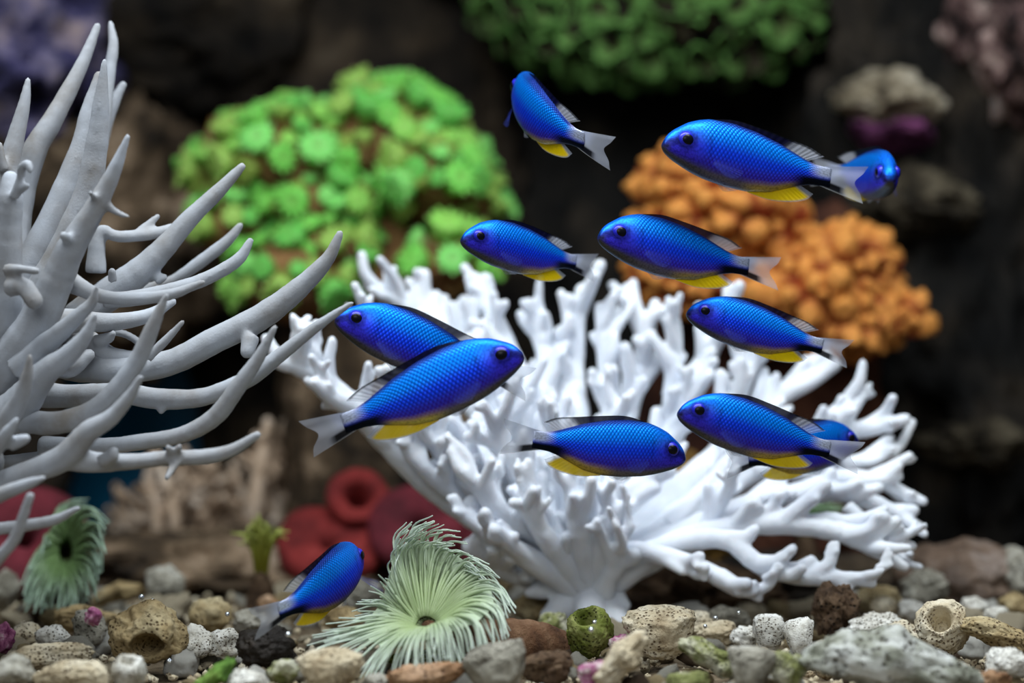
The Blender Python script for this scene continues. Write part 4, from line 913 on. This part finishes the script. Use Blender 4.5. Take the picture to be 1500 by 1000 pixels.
STONES = [
 ('arch', (158,877,276,975), 'tan', 'large tan stone with a deep hollow in its front', 1, 0, {}),
 ('lump', (102,892,160,948), 'grey', 'knobby grey rubble piece leaning on the hollow tan stone', 2, 10, {}),
 ('lump', (122,888,150,918), 'pink', 'small pink crusted chip perched on knobby grey rubble', 3, 40, dict(d=.655)),
 ('lump', (18,908,62,948), 'cream', 'rounded cream rubble piece beside pinkish crumbs', 4, 0, {}),
 ('lump', (50,914,104,952), 'white', 'whitish pitted rubble piece behind the long cream finger', 5, 20, {}),
 ('lump', (-8,910,24,958), 'pink', 'pinkish crumb pile piece beside the rounded cream rubble', 6, 0, {}),
 ('log', (8,940,140,984), 'cream', 'long cream coral finger lying below the knobby grey piece', 7, 8, {}),
 ('log', (48,966,168,1012), 'cream', 'thick pitted cream finger under the long cream one', 8, 2, {}),
 ('lump', (-10,955,54,1012), 'grey', 'grey rubble lump beside the thick pitted cream finger', 9, 0, {}),
 ('stub', (163,958,214,1014), 'white', 'white stub with a round crater below the hollow tan stone', 10, 0, dict(lean=25)),
 ('lump', (255,912,318,970), 'white', 'grainy white rubble lump touching the hollow tan stone', 11, 0, {}),
 ('lump', (300,918,357,969), 'white', 'lumpy white rubble piece next to the black hollow lump', 12, 30, {}),
 ('lump', (212,824,273,886), 'grey', 'rounded grey brown stone standing behind the hollow tan stone', 13, 20, {}),
 ('log', (130,850,215,892), 'tan', 'tan rubble piece behind the flat pale brown stone', 14, 20, {}),
 ('lump', (78,884,180,926), 'tan', 'flat pale brown stone near the dim green anemone', 15, 0, {}),
 ('lump', (276,873,342,930), 'tan', 'tan cobble between hollow stone and black hollow lump', 16, 0, {}),
 ('lump', (340,890,392,930), 'grey', 'grey cobble under the tail of the rising fish', 17, 0, {}),
 ('lump', (345,915,436,980), 'dark', 'black lump added for the dark hollow under the rising fish', 18, 0, {}),  # shade of a hollow, put in as a black lump
 ('lump', (375,870,410,895), 'rust', 'small rusty brown pebble beside the rising fish tail', 19, 0, {}),
 ('log', (278,962,345,1012), 'greenalga', 'green alga covered oval shell among white rubble', 20, 38, dict(name='algae_shell', thick=1.1)),
 ('wedge', (432,948,536,1012), 'cream', 'blocky holey cream rubble under the anemone tentacles', 21, 0, {}),
 ('lump', (388,964,438,1004), 'moss', 'small mossy grey rubble beside the blocky holey piece', 22, 0, {}),
 ('lump', (326,978,392,1016), 'white', 'low white rubble chunk beside the green alga shell', 23, 0, {}),
 ('lump', (-14,832,32,894), 'grey', 'grey tan boulder beside the dim green anemone', 24, 0, {}),
 ('wedge', (676,936,770,1016), 'grey', 'angular grey stone with a dark nick below the anemone', 25, 14, {}),
 ('log', (560,968,684,1014), 'rust', 'reddish tan coral finger lying below the anemone', 26, 12, {}),
 ('lump', (560,950,680,985), 'olive', 'olive green stone under the anemone tentacles', 27, 0, {}),
 ('stub', (829,886,900,966), 'olive', 'olive green stub with a dark round opening', 28, 10, dict(lean=38)),
 ('lump', (784,896,836,934), 'moss', 'green speckled stone beside the olive stub', 29, 0, {}),
 ('lump', (750,864,820,910), 'tan', 'tan stone behind the foot of the white coral', 30, 0, {}),
 ('lump', (500,842,562,900), 'grey', 'grey tan stone behind the rising fish head', 31, 0, {}),
 ('lump', (470,888,540,922), 'tan', 'flat tan rubble half covered by anemone tentacles', 32, 0, {}),
 ('log', (862,922,952,1014), 'cream', 'slanting cream finger leaning in front of purple crumbs', 33, 48, {}),
 ('wedge', (910,886,1020,966), 'cream', 'large smooth beige boulder beside the white coral foot', 34, 0, {}),
 ('lump', (890,928,932,968), 'pink', 'purple pink crusted crumb beside the beige boulder', 35, 0, {}),
 ('lump', (845,965,905,1014), 'pink', 'purple crusted stone under the slanting cream finger', 36, 0, {}),
 ('lump', (994,894,1044,936), 'cream', 'crumbly beige rubble behind the beige boulder', 37, 0, {}),
 ('lump', (1010,908,1084,946), 'cream', 'crumbly beige shard with upright edges', 38, 0, {}),
 ('log', (1026,886,1102,922), 'grey', 'pale flat log lying behind crumbly beige shards', 39, 0, {}),
 ('log', (992,930,1086,994), 'moss', 'mossy oval finger in front of the beige boulder', 40, -24, {}),
 ('lump', (1068,915,1114,952), 'white', 'small rounded white cobble on the mossy finger', 41, 0, {}),
 ('wedge', (1102,900,1150,958), 'white', 'speckled white block standing upright', 42, 0, {}),
 ('wedge', (1146,902,1192,968), 'white', 'speckled white block leaning on its twin', 43, 12, {}),
 ('wedge', (1066,945,1136,1016), 'grey', 'grey brown angular stone below the speckled blocks', 44, 0, {}),
 ('lump', (1126,952,1184,1016), 'moss', 'mossy grey lump beside the bone shaped finger', 45, 0, {}),
 ('lump', (974,982,1040,1020), 'moss', 'low pale mossy stone below the mossy finger', 46, 0, {}),
 ('log', (1168,914,1440,1030), 'bone', 'big bone shaped grey coral finger with dark pits', 47, -14, dict(thick=1.0)),
 ('lump', (1188,850,1260,940), 'brown', 'dark brown stump with a ragged crown', 48, 0, {}),
 ('lump', (1318,832,1396,892), 'grey', 'pale grey stone standing before the brown rock slab', 49, -16, {}),
 ('log', (1248,852,1324,900), 'tan', 'dim tan log under the lowest white coral tips', 50, 0, {}),
 ('lump', (1274,872,1316,908), 'cream', 'cream knuckle beside the dim tan log', 51, 0, {}),
 ('lump', (1240,895,1324,944), 'white', 'white stone with pitted end behind the bone shaped finger', 52, 0, {}),
 ('stub', (1340,876,1422,964), 'cream', 'pitted cream stub with a round dark hole', 53, 30, dict(lean=55)),
 ('lump', (1292,906,1356,954), 'cream', 'cream stone joined to the holed cream stub', 54, 0, {}),
 ('log', (1404,902,1512,970), 'tan', 'porous tan finger beside the holed cream stub', 55, -22, {}),
 ('lump', (1402,873,1450,910), 'white', 'clean white stone behind the porous tan finger', 56, 0, {}),
 ('lump', (1442,948,1512,1000), 'white', 'bluish white pitted stone before the porous tan finger', 57, 0, {}),
 ('lump', (1462,866,1510,904), 'tan', 'tan brown stone near the pale rock end', 58, 0, {}),
 ('lump', (1428,978,1482,1018), 'rust', 'wet rusty brown pebble below the bluish white stone', 59, 0, {}),
 ('lump', (1440,888,1480,918), 'white', 'little white stone between clean white and tan brown ones', 60, 0, {}),
 ('lump', (1316,878,1358,910), 'white', 'crumbly white chip below the pale grey standing stone', 61, 0, {}),
 ('log', (1440,910,1510,940), 'white', 'white pitted rubble above the porous tan finger end', 62, -20, dict(d=.70)),
 ('lump', (530,985,575,1016), 'grey', 'pale grey pebble beside the reddish tan finger', 63, 0, {}),
 ('lump', (760,950,840,1005), 'brown', 'dark brown rubble under the fuzzy anemone tube', 64, 0, {}),
]
for kd, bx, mt, lb, sd, tl, kw in STONES:
    stone(kd, bx, mt, lb, sd, tilt=tl, **kw)

# small chips between them, each a piece of its own, shared shapes
rnd = random.Random(33)
CH = []
for i in range(10):
    v, f = (shape_lump if i % 3 else shape_log)(300+i, 3); v = v/np.abs(v).max()
    CH.append((v, f))
TONES = {'white': 'small white porous coral chip among the gravel', 'cream': 'small cream coral chip among the gravel', 'tan': 'small tan coral chip among the gravel',
         'grey': 'small grey coral chip among the gravel', 'brown': 'small dark brown chip among the gravel'}
CM = {}
for i, (v, f) in enumerate(CH):
    for m in TONES: CM[(i, m)] = new_mesh('coral_chip', v, f, M[m])
for i in range(270):
    py = rnd.uniform(872, 1012); d = dground(py); px = rnd.uniform(-30, 1530)
    far = (1012-py)/140; r = rnd.uniform(.0026, .0062)*(1+.5*far)
    m = rnd.choices(list(TONES), weights=(4, 4, 4, 3, 2))[0]
    p = P(px, py, d); p.z = GROUND-.003+r*.45
    o = obj('coral_chip', CM[(rnd.randrange(10), m)], None, p)
    o.scale = (r*rnd.uniform(.8, 1.3), r*rnd.uniform(.8, 1.2), r*rnd.uniform(.6, .95)); o.rotation_euler = (rnd.uniform(-.5, .5), rnd.uniform(-.5, .5), rnd.uniform(0, 6.3))
    tag(o, TONES[m], 'stone', m+' coral chips in the gravel')
# uncountable grit
V, F = [], []
v0, f0 = ico(1)
for i in range(2600):
    py = 1040-190*rnd.random()**1.4; d = dground(py); p = P(rnd.uniform(-60, 1560), py, d); p.z = GROUND-.002+rnd.uniform(-.001, .001)
    r = rnd.uniform(.0007, .0019); o = len(V); q = np.array([rnd.uniform(.7, 1.3) for _ in range(3)])
    V.extend(list(v0*r*q+np.array(p))); F.extend([[a+o for a in g_] for g_ in f0])
tag(obj('coral_grit', new_mesh('coral_grit', V, F, M['cream'])), 'fine pale coral grit strewn between the rubble', 'gravel', kind='stuff')

# silvery air bubbles caught on the rubble
mb, ntb, bb = base_mat('bubble'); bb.inputs['Base Color'].default_value = (.9, .95, 1, 1); bb.inputs['Metallic'].default_value = .9; bb.inputs['Roughness'].default_value = .06
v, f = ico(3); bme = new_mesh('air_bubble', v, f, mb)
for x, y, d, r in [(207,874,.70,4.5),(223,879,.70,3.5),(333,899,.69,3.5),(866,922,.640,4),(871,911,.650,3),(1033,917,.68,3.2),(1048,905,.69,3.5),(1082,897,.70,2.5),(422,929,.640,4),(248,968,.635,3.2)]:
    o = obj('air_bubble', bme, None, P(x, y, d)); o.scale = (r*d/FPX,)*3
    tag(o, 'tiny silvery air bubble clinging to the rubble', 'bubble', 'air bubbles on the rubble')
